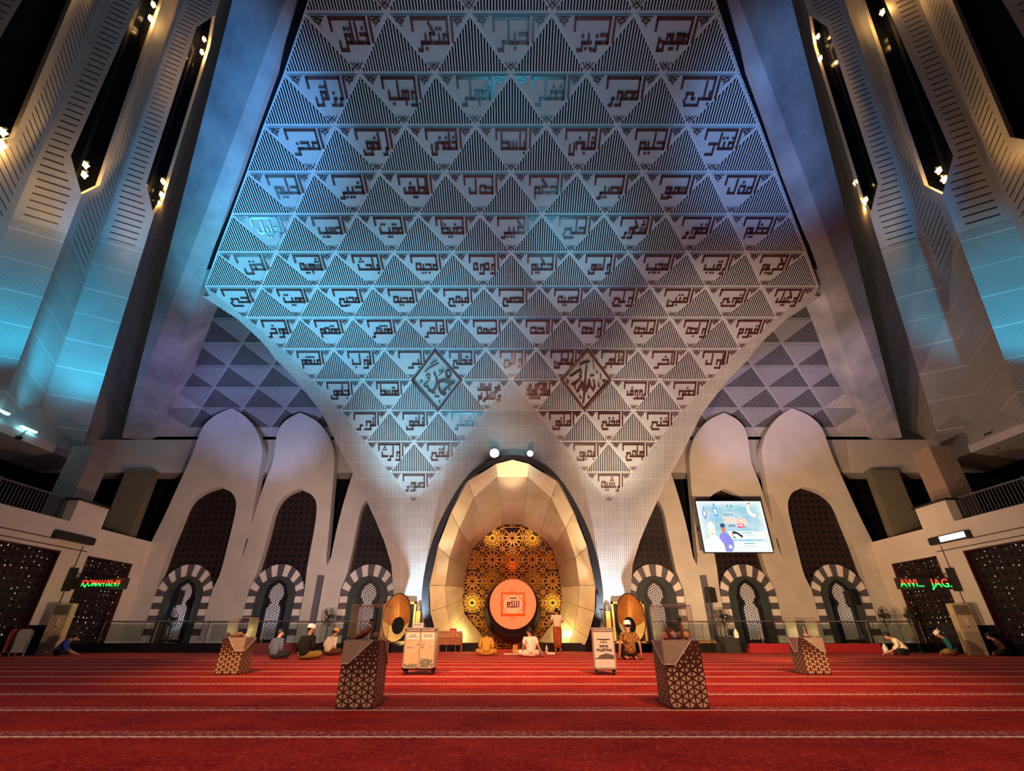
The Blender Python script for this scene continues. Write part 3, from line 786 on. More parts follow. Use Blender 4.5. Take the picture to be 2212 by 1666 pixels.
def side_wall(sg, side):
    b = MB(); attr = []
    XR, XV = 22.2, 24.0
    fr = MB(); nb = MB()
    def face(pa, pb, za, zb, ga, gb, zone):
        """pa, pb: functions z -> point; ga, gb: groove coordinate"""
        p = [pa(za), pb(za), pb(zb), pa(zb)]
        w0 = (p[1] - p[0]).length; w1 = (p[2] - p[3]).length
        o = 10.0 if zone else 0.0
        uv = [(o, za), (o + min(w0, 4.5), za), (o + min(w1, 4.5), zb), (o, zb)]
        g = [ga, gb, gb, ga]
        if sg > 0: p.reverse(); uv.reverse(); g.reverse()
        b.poly(p, 0, uv); attr.append(g)
    for (yr, zb_, zt_, ac, ag) in RIDGES:
        yv0, yv1 = yr - 1.0, yr + 3.4                   # valley on the near side, valley on the far side
        kf = 1.7 if yr > 22 else 1.0; yv1 = yr + 3.4 * kf; XF = XR + (XV - XR) * kf
        taper = 2.0
        def half(z, full):
            if z <= zb_ or z >= zt_: return 0.0
            t = min((z - zb_) / taper, (zt_ - z) / taper if zt_ < ZT else 9); return full * min(1.0, t)
        V0 = lambda z: pleat_pt(XV, yv0, z, sg); V1 = lambda z: pleat_pt(XF, yv1, z, sg); R = lambda z: pleat_pt(XR, yr, z, sg)
        def Lp(z): return R(z).lerp(V0(z), half(z, 1 - ac))
        def Rp(z): return R(z).lerp(V1(z), half(z, ag / kf))
        zs = [8.72, zb_ - 2.4, zb_, zb_ + taper]
        zs += ([zt_ - taper, zt_, ZT] if zt_ < ZT else [ZT])
        for za, zc in zip(zs, zs[1:]):
            zone = za >= zb_ - 2.5
            face(V0, Lp, za, zc, 0, 1, zone); face(Rp, V1, za, zc, 1, 0, zone)
            if za >= zb_ and zc <= zt_ + .01 and half((za + zc) / 2, 1) > 0:
                out = Vector((1.1 * sg, 0, 0))
                for fnp in (Lp, Rp):
                    q = [fnp(za), fnp(zc), fnp(zc) + out * .22, fnp(za) + out * .22]
                    fr.poly(q)
                for fnp in (Lp, Rp): nb.poly([fnp(za) + out * .22, fnp(zc) + out * .22, fnp(zc) + out * .75, fnp(za) + out * .75])
                nb.poly([Lp(za) + out * .75, Rp(za) + out * .75, Rp(zc) + out * .75, Lp(zc) + out * .75])
    o = struct(b.build('wall_upper_' + side, [M_PLEAT], base=False))
    at = o.data.attributes.new('grv', 'FLOAT', 'CORNER')
    flat = [x for g in attr for x in g]; at.data.foreach_set('value', flat)
    fr.build('slot_frame', [M_SLOTF], o, world=True)
    nb.build('night_glass', [M_NIGHT], o, world=True)
side_wall(-1, 'left'); side_wall(1, 'right')
b = MB(); b.poly([(-34, 32, 0), (34, 32, 0), (34, 32, 75), (-34, 32, 75)]); struct(b.build('wall_back_outer', [M_DARK]))  # added black sheet that darkens the gaps behind beams and pleats

# lamps inside the slots
M_BULB = pm('lamp_bulb', (1, .8, .5), .05, 5, .3, emit=(1.0, .66, .26), es=70)
M_BULB2 = pm('lamp_halo_glass', (1, .7, .3), .05, 5, .3, emit=(1.0, .45, .10), es=5)
LAMPS = [('left', (185, 357), 'left wall, upper of two at foot of middle slot'), ('left', (182, 378), 'left wall, lower of two at foot of middle slot'),
         ('left', (352, 392), 'left wall, upper of three at foot of slot by beam'), ('left', (349, 421), 'left wall, middle of three at foot of slot by beam'), ('left', (345, 441), 'left wall, lowest of three at foot of slot by beam'),
         ('left', (441, 85), 'left wall, upper of two at head of slot by beam'), ('left', (436, 113), 'left wall, lower of two at head of slot by beam'),
         ('left', (331, 10), 'left wall, upper of two at the top picture edge'), ('left', (325, 40), 'left wall, lower of two at the top picture edge'),
         ('left', (6, 286), 'left wall, upper of two at left picture edge'), ('left', (4, 314), 'left wall, lower of two at left picture edge'),
         ('right', (1767, 79), 'right wall, upper of two at head of slot by beam'), ('right', (1772, 126), 'right wall, lower of two at head of slot by beam'),
         ('right', (1848, 395), 'right wall, upper of three at foot of slot by beam'), ('right', (1870, 432), 'right wall, middle of three at foot of slot by beam'), ('right', (1873, 457), 'right wall, lowest of three at foot of slot by beam'),
         ('right', (1906, 27), 'right wall, at the top edge of the picture'), ('right', (2028, 369), 'right wall, upper of two at foot of middle slot'), ('right', (2040, 388), 'right wall, lower of two at foot of middle slot')]
for side, (x, y), where in LAMPS:
    sg = -1 if side == 'left' else 1
    p = PX(x, y, 22.75 * sg)
    o = thing('slot_lamp', 'warm glowing lamp, ' + where, 'lamp', p, 0, 'lamps in the window slots')
    b = MB(); b.tube([(0, 0, .28), (.05 * sg, 0, .36)], .02, 6); b.tube([(.05 * sg, 0, .36), (.3 * sg, 0, .36)], .02, 6); b.lathe([(.05, .2), (.09, .26), (.06, .32)], 8); b.build('bracket', [M_BMAT], o)
    for (a, q, r) in ((0, 0, .13), (.13, .11, .06), (-.12, .09, .06), (.08, -.13, .06), (-.09, -.12, .05)):
        b = MB(); b.ball((0, a, q), r, 0, 10, 6); b.build('bulb', [M_BULB if r > .1 else M_BULB2], o)
def slot_light(sg, x, y, pw):
    p = PX(x, y, 22.45 * sg); point(p, pw, (1.0, .5, .12), .12)
for sg, x, y, pw in ((-1, 190, 385, 170), (-1, 349, 436, 130), (-1, 443, 100, 170), (-1, 331, 28, 140), (-1, 12, 318, 120), (1, 1866, 450, 170), (1, 1769, 100, 120), (1, 2032, 385, 170), (1, 1906, 20, 130)):
    slot_light(sg, x, y, pw)

# ------------------------------------------------------------------ arcade: leaning arch slabs with niches and striped portals
YB = 24.6
def yprof(z): return YB if z < 5 else YB - 2.2 * ((z - 5) / 6.3) ** 1.5
def onarc(x, y):
    r = ray(x, y); Y = YB
    for _ in range(40):
        t = Y / r.y; z = EYE.z + r.z * t; Y = Y * .5 + yprof(z) * .5
    t = Y / r.y; return (r.x * t, EYE.z + r.z * t)
def crm(q, n=4, sharp=False):
    r = []
    for i in range(len(q) - 1):
        a, b_, c, d = q[max(i - 1, 0)] if i else (q[0] if sharp else (2 * q[0][0] - q[1][0], q[1][1])), q[i], q[i + 1], q[min(i + 2, len(q) - 1)]
        for k in range(n):
            t = k / n; r.append(tuple(.5 * (2 * b_[m] + (c[m] - a[m]) * t + (2 * a[m] - 5 * b_[m] + 4 * c[m] - d[m]) * t * t + (3 * b_[m] - a[m] - 3 * c[m] + d[m]) * t ** 3) for m in (0, 1)))
    return r + [q[-1]]
def trace(pts): return sorted([(z, x) for x, z in (onarc(*p) for p in crm(pts, 3, True))])
def at(tr, z):
    if z <= tr[0][0]: return tr[0][1]
    for (a, xa), (c, xc) in zip(tr, tr[1:]):
        if z <= c: return xa + (xc - xa) * (z - a) / max(c - a, 1e-6)
    return tr[-1][1]
A1L = [(501.6, 881.7), (469, 895), (444, 915), (431.4, 936), (424, 958), (411.6, 990.4), (393.6, 1030), (375.6, 1069.7), (354, 1116.5), (327, 1170.5)]
A1R = [(501.6, 881.7), (530, 900), (552, 927), (564.6, 958), (566.5, 980), (561, 1016), (550, 1080.5), (537.7, 1156), (520, 1213)]
N1L = [(472.8, 1051.7), (440.4, 1062.5), (415, 1080.5), (401, 1102), (386.4, 1138), (368.4, 1181), (354, 1221), (343, 1250)]
N1R = [(472.8, 1051.7), (498, 1062.5), (508.8, 1080.5), (509, 1102), (501.6, 1138), (490.8, 1181), (478, 1231.7), (466, 1264)]
A2L = [(647.5, 891.4), (620.5, 905.8), (604, 923.8), (597, 943.6), (593.5, 968.8), (588, 1001), (573.7, 1037), (552, 1102), (530.5, 1174), (520, 1213)]
A2R = [(647.5, 891.4), (678, 905.8), (699.7, 925.6), (716, 954.4), (722, 983), (721, 1023), (716, 1080.5), (710.5, 1145), (707, 1185), (701.5, 1224)]
N2L = [(647.5, 1056.3), (620.5, 1067.8), (600.7, 1087.7), (590, 1113), (581, 1149), (570, 1188.5), (559, 1224.5), (548.5, 1257)]
N2R = [(647.5, 1056.3), (671, 1067.8), (682.5, 1084), (683.5, 1109), (678, 1149), (669, 1195.7), (660, 1246), (651, 1285)]
XCS = [-15.9, -11.43, -6.96]
HW = 2.235
def arch_set(i):
    xc = XCS[i]
    if i == 0: t = [trace(q) for q in (A1L, A1R, N1L, N1R)]
    else: t = [trace(q) for q in (A2L, A2R, N2L, N2R)]
    if i == 2: t = [[(z, x + 4.47) for z, x in q] for q in t]
    # exact common tips, straight feet
    L, R, IL, IR = t
    ta = L[-1]; R[-1] = ta; ti = IL[-1]; IR[-1] = ti
    xl = xc - HW - (.12 if i == 0 else 0)
    L = [(0.0, xl), (3.7, xl)] + [q for q in L if q[0] > 3.9]
    R = [(0.0, xc + HW), (3.7, xc + HW)] + [q for q in R if q[0] > 3.9]
    IL = [(0.0, xc - 1.36), (2.6, xc - 1.36)] + [q for q in IL if q[0] > 3.2]
    IR = [(0.0, xc + 1.36), (2.6, xc + 1.36)] + [q for q in IR if q[0] > 3.2]
    return L, R, IL, IR
M_STA = pm('voussoir_pale', (.62, .58, .58), .08, 3, .5)
M_STB = pm('voussoir_slate', (.075, .070, .10), .2, 3, .5)
def mat_mosaic():
    s = NT('green_black_mosaic'); _, vec = s.xyz('Object')
    v = s.n('ShaderNodeTexBrick'); v.inputs['Scale'].default_value = 9; v.inputs['Mortar Size'].default_value = .03
    v.inputs['Color1'].default_value = (.006, .011, .013, 1); v.inputs['Color2'].default_value = (.018, .028, .03, 1); v.inputs['Mortar'].default_value = (.10, .12, .12, 1)
    mp = s.n('ShaderNodeMapping'); mp.inputs['Rotation'].default_value = (pi / 2, 0, 0); s.t.links.new(vec, mp.inputs[0]); s.t.links.new(mp.outputs[0], v.inputs[0])
    s.bump(v.outputs['Fac'], .5, .01)
    return s.done(v.outputs['Color'], .3)
M_MOS = mat_mosaic()
M_LAT = pm('lattice_white', (.80, .80, .86), .05, 5, .5)
M_NAVY = pm('portal_black', (.006, .007, .012), .2, 3, .35)
M_PANE = pm('window_backlight', (.03, .035, .07), .2, 1, .3)  # dark navy pane, does not glow
def arc_pts(hw, zs, top, n=9):
    """half outline of a pointed arch from the springing (hw, zs) up to (0, top)"""
    out = []
    for i in range(n + 1):
        t = i / n; a = t * pi / 2
        x = hw * cos(a) ** .92; z = zs + (top - zs) * (sin(a) * .93 + .07 * t)
        out.append((max(x, 0.0), z))
    return out
ZF = 0.36                                       # level of the raised platform along the walls
def portal(xc, sg, lab):
    """striped doorway with a pierced white keyhole window"""
    root = thing('arched_doorway', lab, 'doorway', (xc * sg, YB + .25, ZF), 0, 'striped doorways of the arcade')
    fn = lambda a, z, h: Vector((xc * sg + a, YB + .12 - h, z))
    # voussoirs: alternately pale and dark
    zs = 2.30; ro, ri = 1.33, .97; topo, topi = 3.76, 3.22
    blocks = []; n = 7; z = ZF
    hb = (zs - ZF) / 7
    for i in range(7): blocks.append(([(ri, ZF + i * hb), (ro, ZF + i * hb), (ro, ZF + (i + 1) * hb), (ri, ZF + (i + 1) * hb)], i % 2))
    for i in range(n):
        a0, a1 = i / (n - .5) * pi / 2, (i + 1) / (n - .5) * pi / 2
        def pt(hw, top, a): return (hw * cos(a) ** .95 if cos(a) > 0 else -hw * abs(cos(a)), zs + (top - zs) * sin(a))
        if i == n - 1: q = [pt(ri, topi, a0), pt(ro, topo, a0), (0, topo), (0, topi)]
        else: q = [pt(ri, topi, a0), pt(ro, topo, a0), pt(ro, topo, (a0 + a1) / 2), pt(ro, topo, a1), pt(ri, topi, a1), pt(ri, topi, (a0 + a1) / 2)]
        blocks.append((q, (i + 1) % 2))
    for q, dk in blocks:
        for s in (1, -1):
            b = MB(); pts = [(a * s, z) for a, z in q]
            if s < 0: pts.reverse()
            b.prism(pts, fn, 0, .14 if not dk else .13, 0, back=False)
            b.build('voussoir', [M_STB if dk else M_STA], root, world=True)
    # mosaic band
    b = MB(); o = arc_pts(ri, zs, topi); i_ = [(.57, ZF), (.57, 1.9), (.62, 2.4), (.45, 2.85), (0, 3.02)]
    for s in (1, -1):
        outer = [(ri, ZF)] + o
        m = len(outer)
        inn = [(.57, ZF)] + [(.57 * (1 - j / (m - 2)) ** .7 if j > 0 else .57, zs + (2.98 - zs) * (j / (m - 2)) ** .8) for j in range(m - 1)]
        for j in range(m - 1):
            q = [(inn[j][0] * s, inn[j][1]), (outer[j][0] * s, outer[j][1]), (outer[j + 1][0] * s, outer[j + 1][1]), (inn[j + 1][0] * s, inn[j + 1][1])]
            if s < 0: q.reverse()
            b.prism(q, fn, -.1, .04, 0, back=False)
    b.build('mosaic_band', [M_MOS], root, world=True)
    # black keyhole frame
    key = [(.36, ZF + .10), (.36, 1.78), (.20, 2.02), (.36, 2.28), (.38, 2.48), (.28, 2.72), (0, 2.95)]
    b = MB()
    b.prism([(-.62, ZF), (.62, ZF), (.62, 2.5), (.40, 2.95), (0, 3.05), (-.40, 2.95), (-.62, 2.5)], fn, -.16, -.12, 0)
    offk = [(.52, ZF + .02), (.52, 1.80), (.36, 2.03), (.50, 2.24), (.53, 2.5), (.40, 2.82), (0, 3.10)]
    for s in (1, -1):
        for j in range(len(key) - 1):
            q = [(key[j][0] * s, key[j][1]), (offk[j][0] * s, offk[j][1]), (offk[j + 1][0] * s, offk[j + 1][1]), (key[j + 1][0] * s, key[j + 1][1])]
            if s < 0: q.reverse()
            b.prism(q, fn, -.16, .07, 0, back=False)
    b.build('keyhole_frame', [M_NAVY], root, world=True)
    # white lattice: three families of bars clipped to the keyhole, stars of six
    def halfw(z):
        for (x0, z0), (x1, z1) in zip(key, key[1:]):
            if z0 <= z <= z1: return x0 + (x1 - x0) * (z - z0) / (z1 - z0)
        return -1
    b = MB(); per = .19
    for fam in range(3):
        a = radians(30 + 60 * fam); dx, dz = cos(a), sin(a); nx, nz = -dz, dx
        for kx in range(-30, 31):
            for o_ in (.27, .73):
                off = (kx + o_) * per; run = None
                base = (nx * off, 1.7 + nz * off)
                t = -1.8
                while t <= 1.8:
                    p = (base[0] + dx * t, base[1] + dz * t); w = halfw(p[1]); ins = w > 0 and abs(p[0]) < w - .005
                    if ins and run is None: run = p
                    if not ins and run is not None:
                        b.strip(run, (p[0] - dx * .02, p[1] - dz * .02), .023, fn, -.06, -.03); run = None
                    t += .03
    b.build('pierced_lattice', [M_LAT], root, world=True)
    b = MB(); b.prism([(x, z) for x, z in key] + [(-x, z) for x, z in reversed(key[:-1])], fn, -.12, -.11, 0, back=False)
    b.build('window_pane', [M_PANE], root, world=True)
    spot((xc * sg * .985, 23.35, .42), (xc * sg, YB + .2, 1.6), 34 if xc * sg > -15 else 60, (.80, .86, 1.0), 52, .6, .02)  # added spot brightens the white lattice, no lamp stands there
    return root
NMS = {(0, -1): 'striped arched doorway left, farthest from the prayer niche, behind black speaker stand', (1, -1): 'striped arched doorway left, in the middle of its three', (2, -1): 'striped arched doorway left, nearest the prayer niche, behind glass case',
       (0, 1): 'striped arched doorway right, farthest from the prayer niche', (1, 1): 'striped arched doorway right, below the lit display screen', (2, 1): 'striped arched doorway right, nearest the prayer niche'}
ARCH_N = 0
for sg in (-1, 1):
    for i in range(3):
        L, R, IL, IR = arch_set(i)
        zs = sorted(set([q[0] for t in (L, R, IL, IR) for q in t] + [j * .25 for j in range(48)]))
        zt, zi = L[-1][0], IL[-1][0]; zs = [z for z in zs if z <= zt]
        b = MB(); scr = MB()
        def pt(x, z, back=0.0): return Vector((-x * sg if sg > 0 else x, yprof(z) + back, z))
        def quad(m, *p):
            p = list(p)
            if sg > 0: p.reverse()
            b.poly(p, m)
        for za, zb in zip(zs, zs[1:]):
            la, lb, ra, rb = at(L, za), at(L, zb), at(R, za), at(R, zb)
            if zb <= zi + 1e-6:
                ia, ib, ja, jb = at(IL, za), at(IL, zb), at(IR, za), at(IR, zb)
                quad(0, pt(la, za), pt(ia, za), pt(ib, zb), pt(lb, zb)); quad(0, pt(ja, za), pt(ra, za), pt(rb, zb), pt(jb, zb))
                quad(0, pt(ia, za), pt(ia, za, .4), pt(ib, zb, .4), pt(ib, zb)); quad(0, pt(ja, za, .4), pt(ja, za), pt(jb, zb), pt(jb, zb, .4))
                q = [pt(ia - .02, za, .38), pt(ja + .02, za, .38), pt(jb + .02, zb, .38), pt(ib - .02, zb, .38)]; uv = [(ia, za), (ja, za), (jb, zb), (ib, zb)]
                if sg > 0: q.reverse(); uv.reverse()
                scr.poly(q, 0, uv)
            else: quad(0, pt(la, za), pt(ra, za), pt(rb, zb), pt(lb, zb))
            quad(0, pt(la, za, .5), pt(la, za), pt(lb, zb), pt(lb, zb, .5)); quad(0, pt(ra, za), pt(ra, za, .5), pt(rb, zb, .5), pt(rb, zb))
        ARCH_N += 1
        o = b.build('wall_arch_%d' % ARCH_N, [M_CONC]); struct(o)
        scr.build('pierced_screen', [M_SCR], o, world=True)
        portal(XCS[i] if sg < 0 else -XCS[i], 1, NMS[(i, sg)])
# closing wall behind the arcade
b = MB(); b.bx(-18.5, -4.6, 26.2, 26.4, 0, 9.0); b.bx(4.6, 18.5, 26.2, 26.4, 0, 9.0); struct(b.build('wall_back_dark', [M_DARK]))
# raised platform with its carpeted front
M_RED2 = pm('red_carpet_plain', (.33, .012, .018), .25, 20, .9)
for sg, side in ((-1, 'left'), (1, 'right')):
    b = MB(); b.bx(5.2 * sg, 18.2 * sg, 22.9, 26, 0, .35)
    o = struct(b.build('floor_platform_' + side, [M_BLACK]))

# drain pipes and dark posts in the gaps of the arcade
for sg, side in ((-1, 'left'), (1, 'right')):
    p0 = PY(693, 1243, 24.3); p1 = PY(671, 1340, 24.3)
    b = MB(); x = abs(p0.x + p1.x) / 2 * sg; b.bx(x - .12, x + .12, 24.35, 24.62, .4, p0.z)
    tag(b.build('wall_duct', [pm('duct_grey_' + side, (.09, .085, .12), .2, 3, .5)]), 'slim dark upright duct on the %s arcade pier next to the prayer niche' % side, 'duct', 'wall ducts')

# ------------------------------------------------------------------ the prayer niche: egg-shaped gold funnel with black rim
MIH = thing('prayer_niche', 'huge egg-shaped gilded prayer niche with black rim and star lattice', 'prayer niche', (0, 22.5, 0))
def mirror(q): return [(2 * 1107 - x, y) for x, y in q]
GOLD_OUT = [(1142.5, 1002.5), (1204, 1040), (1240, 1107.5), (1268.5, 1181), (1286.5, 1265), (1285, 1322), (1270, 1379), (1264, 1393)]
GOLD_MID = [(1139.5, 1031), (1190.5, 1076), (1222, 1142), (1243, 1205), (1252, 1265), (1249, 1310), (1240, 1358), (1229.5, 1393)]
GOLD_IN = [(1129, 1133.6), (1166.5, 1157), (1193.5, 1185.5), (1205.5, 1226), (1211.5, 1269.5), (1214.5, 1296.5), (1210, 1326.5), (1163.5, 1386.5)]
D_O, D_M, D_I = 21.15, 21.75, 23.3
def Pm(q, d): return P(q[0], q[1], d)
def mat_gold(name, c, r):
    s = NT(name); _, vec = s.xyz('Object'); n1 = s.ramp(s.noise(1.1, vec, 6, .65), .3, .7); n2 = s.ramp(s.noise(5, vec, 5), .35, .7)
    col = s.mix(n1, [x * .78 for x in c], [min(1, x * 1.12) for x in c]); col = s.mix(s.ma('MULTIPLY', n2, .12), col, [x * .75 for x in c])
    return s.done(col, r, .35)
M_GOLD_LIT = mat_gold('gilded_outer', (.80, .66, .40), .42); M_GOLD_SHADE = mat_gold('gilded_inner', (.46, .33, .21), .42)  # browner copy has shade painted in, for panels facing away from the lamps
def facet(q, m, nm):
    b = MB()
    tris = [(q[0], q[1], q[2]), (q[0], q[2], q[3])] if len(q) == 4 else [(q[0], q[1], q[4]), (q[1], q[3], q[4]), (q[1], q[2], q[3])]
    for t in tris:
        c = (t[0] + t[1] + t[2]) / 3
        b.poly(t if (t[1] - t[0]).cross(t[2] - t[0]).dot(EYE - c) > 0 else (t[0], t[2], t[1]))
    w = {}
    for i, v in enumerate(b.v): w.setdefault(tuple(round(x, 5) for x in v), i)
    b.f = [tuple(w[tuple(round(x, 5) for x in b.v[i])] for i in f) for f in b.f]
    return b.build(nm, [m], MIH, True, world=True)
def shrink(q, e=.012):
    c = sum((Vector(p) for p in q), Vector()) / len(q); return [p + (c - p).normalized() * e for p in q]
for s in (1, -1):
    O, M_, I = [(q if s > 0 else mirror(q)) for q in (GOLD_OUT, GOLD_MID, GOLD_IN)]
    for k in range(7):
        facet(shrink([Pm(O[k], D_O), Pm(O[k + 1], D_O), Pm(M_[k + 1], D_M), Pm(M_[k], D_M)]), M_GOLD_LIT, 'outer_gold_panel')
        facet(shrink([Pm(M_[k], D_M), Pm(M_[k + 1], D_M), Pm(I[k + 1], D_I), Pm(I[k], D_I)]), M_GOLD_LIT if k >= 4 else M_GOLD_SHADE, 'inner_gold_panel')
ol, ml, il = mirror(GOLD_OUT)[0], mirror(GOLD_MID)[0], mirror(GOLD_IN)[0]
topc = (1107, 993.5)
facet([Pm(ol, D_O), Pm(topc, D_O), Pm(GOLD_OUT[0], D_O), Pm(GOLD_MID[0], D_M), Pm(ml, D_M)], M_GOLD_LIT, 'outer_gold_panel')
facet(shrink([Pm(ml, D_M), Pm(GOLD_MID[0], D_M), Pm(GOLD_IN[0], D_I), Pm(il, D_I)]), M_GOLD_SHADE, 'inner_gold_panel')
# dark shell behind the joints
b = MB()
for s in (1, -1):
    O, M_, I = [(q if s > 0 else mirror(q)) for q in (GOLD_OUT, GOLD_MID, GOLD_IN)]
    for k in range(7):
        for (qa, da), (qb, db) in (((O, D_O), (M_, D_M)), ((M_, D_M), (I, D_I))):
            q = [Pm(qa[k], da + .06), Pm(qa[k + 1], da + .06), Pm(qb[k + 1], db + .06), Pm(qb[k], db + .06)]; b.poly(q[:3]); b.poly([q[0], q[2], q[3]])
b.poly([Pm(ol, D_O + .06), Pm(topc, D_O + .06), Pm(GOLD_OUT[0], D_O + .06), Pm(GOLD_MID[0], D_M + .06), Pm(ml, D_M + .06)])
b.poly([Pm(ml, D_M + .06), Pm(GOLD_MID[0], D_M + .06), Pm(GOLD_IN[0], D_I + .06), Pm(il, D_I + .06)])
b.build('funnel_shell', [M_BMAT], MIH, world=True)
# black rim
out = crm(RIM_OUT); inn = [(1107, 993)] + GOLD_OUT[:0] + [(1142.5, 1001), (1178, 1021), (1205, 1040), (1224, 1072), (1241, 1107), (1258, 1147), (1270, 1183), (1281, 1235), (1287, 1275), (1286, 1322), (1272, 1377), (1265, 1407)]; inn = crm(inn)
b = MB(); DR = 20.95
for s in (1, -1):
    A = out if s > 0 else mirror(out); Bq = inn if s > 0 else mirror(inn)
    for i in range(len(A) - 1):
        q = [Pm(Bq[i], DR), Pm(A[i], DR), Pm(A[i + 1], DR), Pm(Bq[i + 1], DR)]
        if s < 0: q.reverse()
        b.poly(q)
        q = [Pm(A[i], DR), Pm(A[i], DR + .55), Pm(A[i + 1], DR + .55), Pm(A[i + 1], DR)]
        if s < 0: q.reverse()
        b.poly(q)
        q = [Pm(Bq[i], DR + .3), Pm(Bq[i], DR), Pm(Bq[i + 1], DR), Pm(Bq[i + 1], DR + .3)]
        if s < 0: q.reverse()
        b.poly(q)
b.build('black_rim', [pm('rim_black', (.010, .010, .014), .3, 3, .5, spec=.3)], MIH, world=True)
# plinth under the gold panels
for s in (1, -1):
    b = MB(); xa, xb = 1.26 * s, 3.75 * s
    b.bx(xa, xb, 24.35, 25.6, 0, .34)
    b.build('black_plinth', [M_BLACK], MIH, world=True)
# star lattice at the bottom of the funnel
D_L = 23.55
ft = lambda a, z, h: cam(a, z, D_L - h)
def px2(x, y): return ((x - CX) / F * D_L, (CY - y) / F * D_L)
M_LGOLD = pm('lattice_gold', (.72, .36, .07), .15, 4, .35, .5)
b = MB()
b.poly([cam(*px2(990, 1125), D_L + .06), cam(*px2(990, 1404), D_L + .06), cam(*px2(1224, 1404), D_L + .06), cam(*px2(1224, 1125), D_L + .06)])
b.build('lattice_back', [pm('lattice_back_brown', (.055, .014, .012), .2, 2, .6)], MIH, world=True)
b = MB()
inner_poly = GOLD_IN + [(1163.5, 1403)]
poly = [px2(x + 5, y) for x, y in inner_poly] ; poly = poly + [(-a + 2 * px2(1107, 0)[0], z) for a, z in reversed(poly)]
def inside(p):
    c = False; n = len(poly)
    for i in range(n):
        x1, y1 = poly[i]; x2, y2 = poly[(i + 1) % n]
        if (y1 > p[1]) != (y2 > p[1]) and p[0] < (x2 - x1) * (p[1] - y1) / (y2 - y1) + x1: c = not c
    return c
def cs(p, q, w):
    if inside(p) and inside(q): b.strip(p, q, w, ft, 0, .04)
def circ(c, r, w, n=20):
    pts = [(c[0] + r * cos(2 * pi * i / n), c[1] + r * sin(2 * pi * i / n)) for i in range(n)]
    for i in range(n): cs(pts[i], pts[(i + 1) % n], w)
DXR, DYR = 43.5 / F * D_L, 46.5 / F * D_L
c0 = px2(1107, 1209)
for i in range(-3, 4):
    for j in range(-5, 3):
        c = (c0[0] + i * DXR, c0[1] + j * DYR); R = .475
        big = (i + j) % 2 == 0
        circ(c, R, .03, 24); circ(c, R * .24, .03, 12)
        if big: circ(c, R * .33, .022, 12)
        for k in range(12):
            a = 2 * pi * k / 12; a1 = a + pi / 12
            p0 = (c[0] + R * .36 * cos(a), c[1] + R * .36 * sin(a)); p1 = (c[0] + R * .97 * cos(a1), c[1] + R * .97 * sin(a1)); p2 = (c[0] + R * .97 * cos(a - pi / 12), c[1] + R * .97 * sin(a - pi / 12))
            cs(p0, p1, .024); cs(p0, p2, .024)
            if big: circ((c[0] + R * .76 * cos(a), c[1] + R * .76 * sin(a)), R * .085, .018, 6)
            else: cs((c[0] + R * .26 * cos(a1), c[1] + R * .26 * sin(a1)), (c[0] + R * .95 * cos(a1), c[1] + R * .95 * sin(a1)), .024)
        h = (c[0] + DXR / 2, c[1] + DYR / 2); circ(h, .10, .022, 10)
        for dx, dz in ((1, 1), (1, -1), (-1, 1), (-1, -1)):
            cs((h[0] + dx * .08, h[1] + dz * .08), (h[0] + dx * .20, h[1] + dz * .20), .022)
        cs((c[0] - DXR / 2, c[1] - DYR / 2), (c[0] + DXR / 2, c[1] - DYR / 2), .024); cs((c[0] - DXR / 2, c[1] - DYR / 2), (c[0] - DXR / 2, c[1] + DYR / 2), .024)
b.build('star_lattice', [M_LGOLD], MIH, world=True)
# small projector recess at the top of the opening
b = MB(); q0, q1 = px2(1095, 1136), px2(1119, 1142)
b.prism([(q0[0], q1[1]), (q1[0], q1[1]), (q1[0], q0[1]), (q0[0], q0[1])], lambda a, z, h: cam(a, z, 23.15 - h), 0, .15); b.build('air_vent', [M_BLACK], MIH, world=True)
# black bowl with the glowing disc
def ell(cx, cy, rx, ry, d, n=40): return [P(cx + rx * cos(2 * pi * i / n), cy - ry * sin(2 * pi * i / n), d) for i in range(n)]
EMB = thing('emblem_bowl', 'black round bowl with glowing orange disc bearing a star emblem, inside the golden niche', 'emblem', P(1107, 1391, 22.9))
ringsB = [ell(1107, 1322, 60, 68, 23.45), ell(1107, 1322, 62.5, 69.5, 23.1), ell(1107, 1319, 61, 68, 22.75), ell(1107.5, 1311, 55, 60, 22.5), ell(1108, 1305.5, 50.5, 54.5, 22.5), ell(1108, 1305.5, 50, 54, 22.6)]
b = MB(); n = 40
for a, c in zip(ringsB, ringsB[1:]):
    for i in range(n): j = (i + 1) % n; b.poly([a[i], a[j], c[j], c[i]])
b.build('black_bowl', [M_BLACK], EMB, True, world=True)
b = MB(); b.poly(ell(1108, 1305.5, 50.3, 54.3, 22.56)); b.build('glowing_disc', [pm('disc_orange', (.30, .12, .06), .1, 2.5, .5, emit=(1.0, .22, .075), es=.80)], EMB, world=True)
M_EMB = pm('emblem_red', (.5, .07, .01), .05, 3, .5, emit=(.75, .05, .006), es=.75); M_EMW = pm('emblem_cream', (.3, .16, .1), .05, 3, .5, emit=(1.0, .34, .15), es=.85); M_EMD = pm('emblem_maroon', (.10, .008, .012), .05, 3, .5, emit=(.10, .004, .008), es=.5)
fe = lambda a, z, h: P(1108 + a, 1306 - z, 22.56 - h)
b = MB(); r = 24.0
sq = [(-r, -r), (r, -r), (r, r), (-r, r)]; dm = [(0, -r * 1.30), (r * 1.18, 0), (0, r * 1.30), (-r * 1.18, 0)]
for pts, w in ((sq, 3.4), (dm, 1.3)):
    for i in range(4): b.strip(pts[i], pts[(i + 1) % 4], w, fe, 0, .012 if w > 2 else .02, 0, w / 2)
b.build('star_outline', [M_EMB], EMB, world=True)
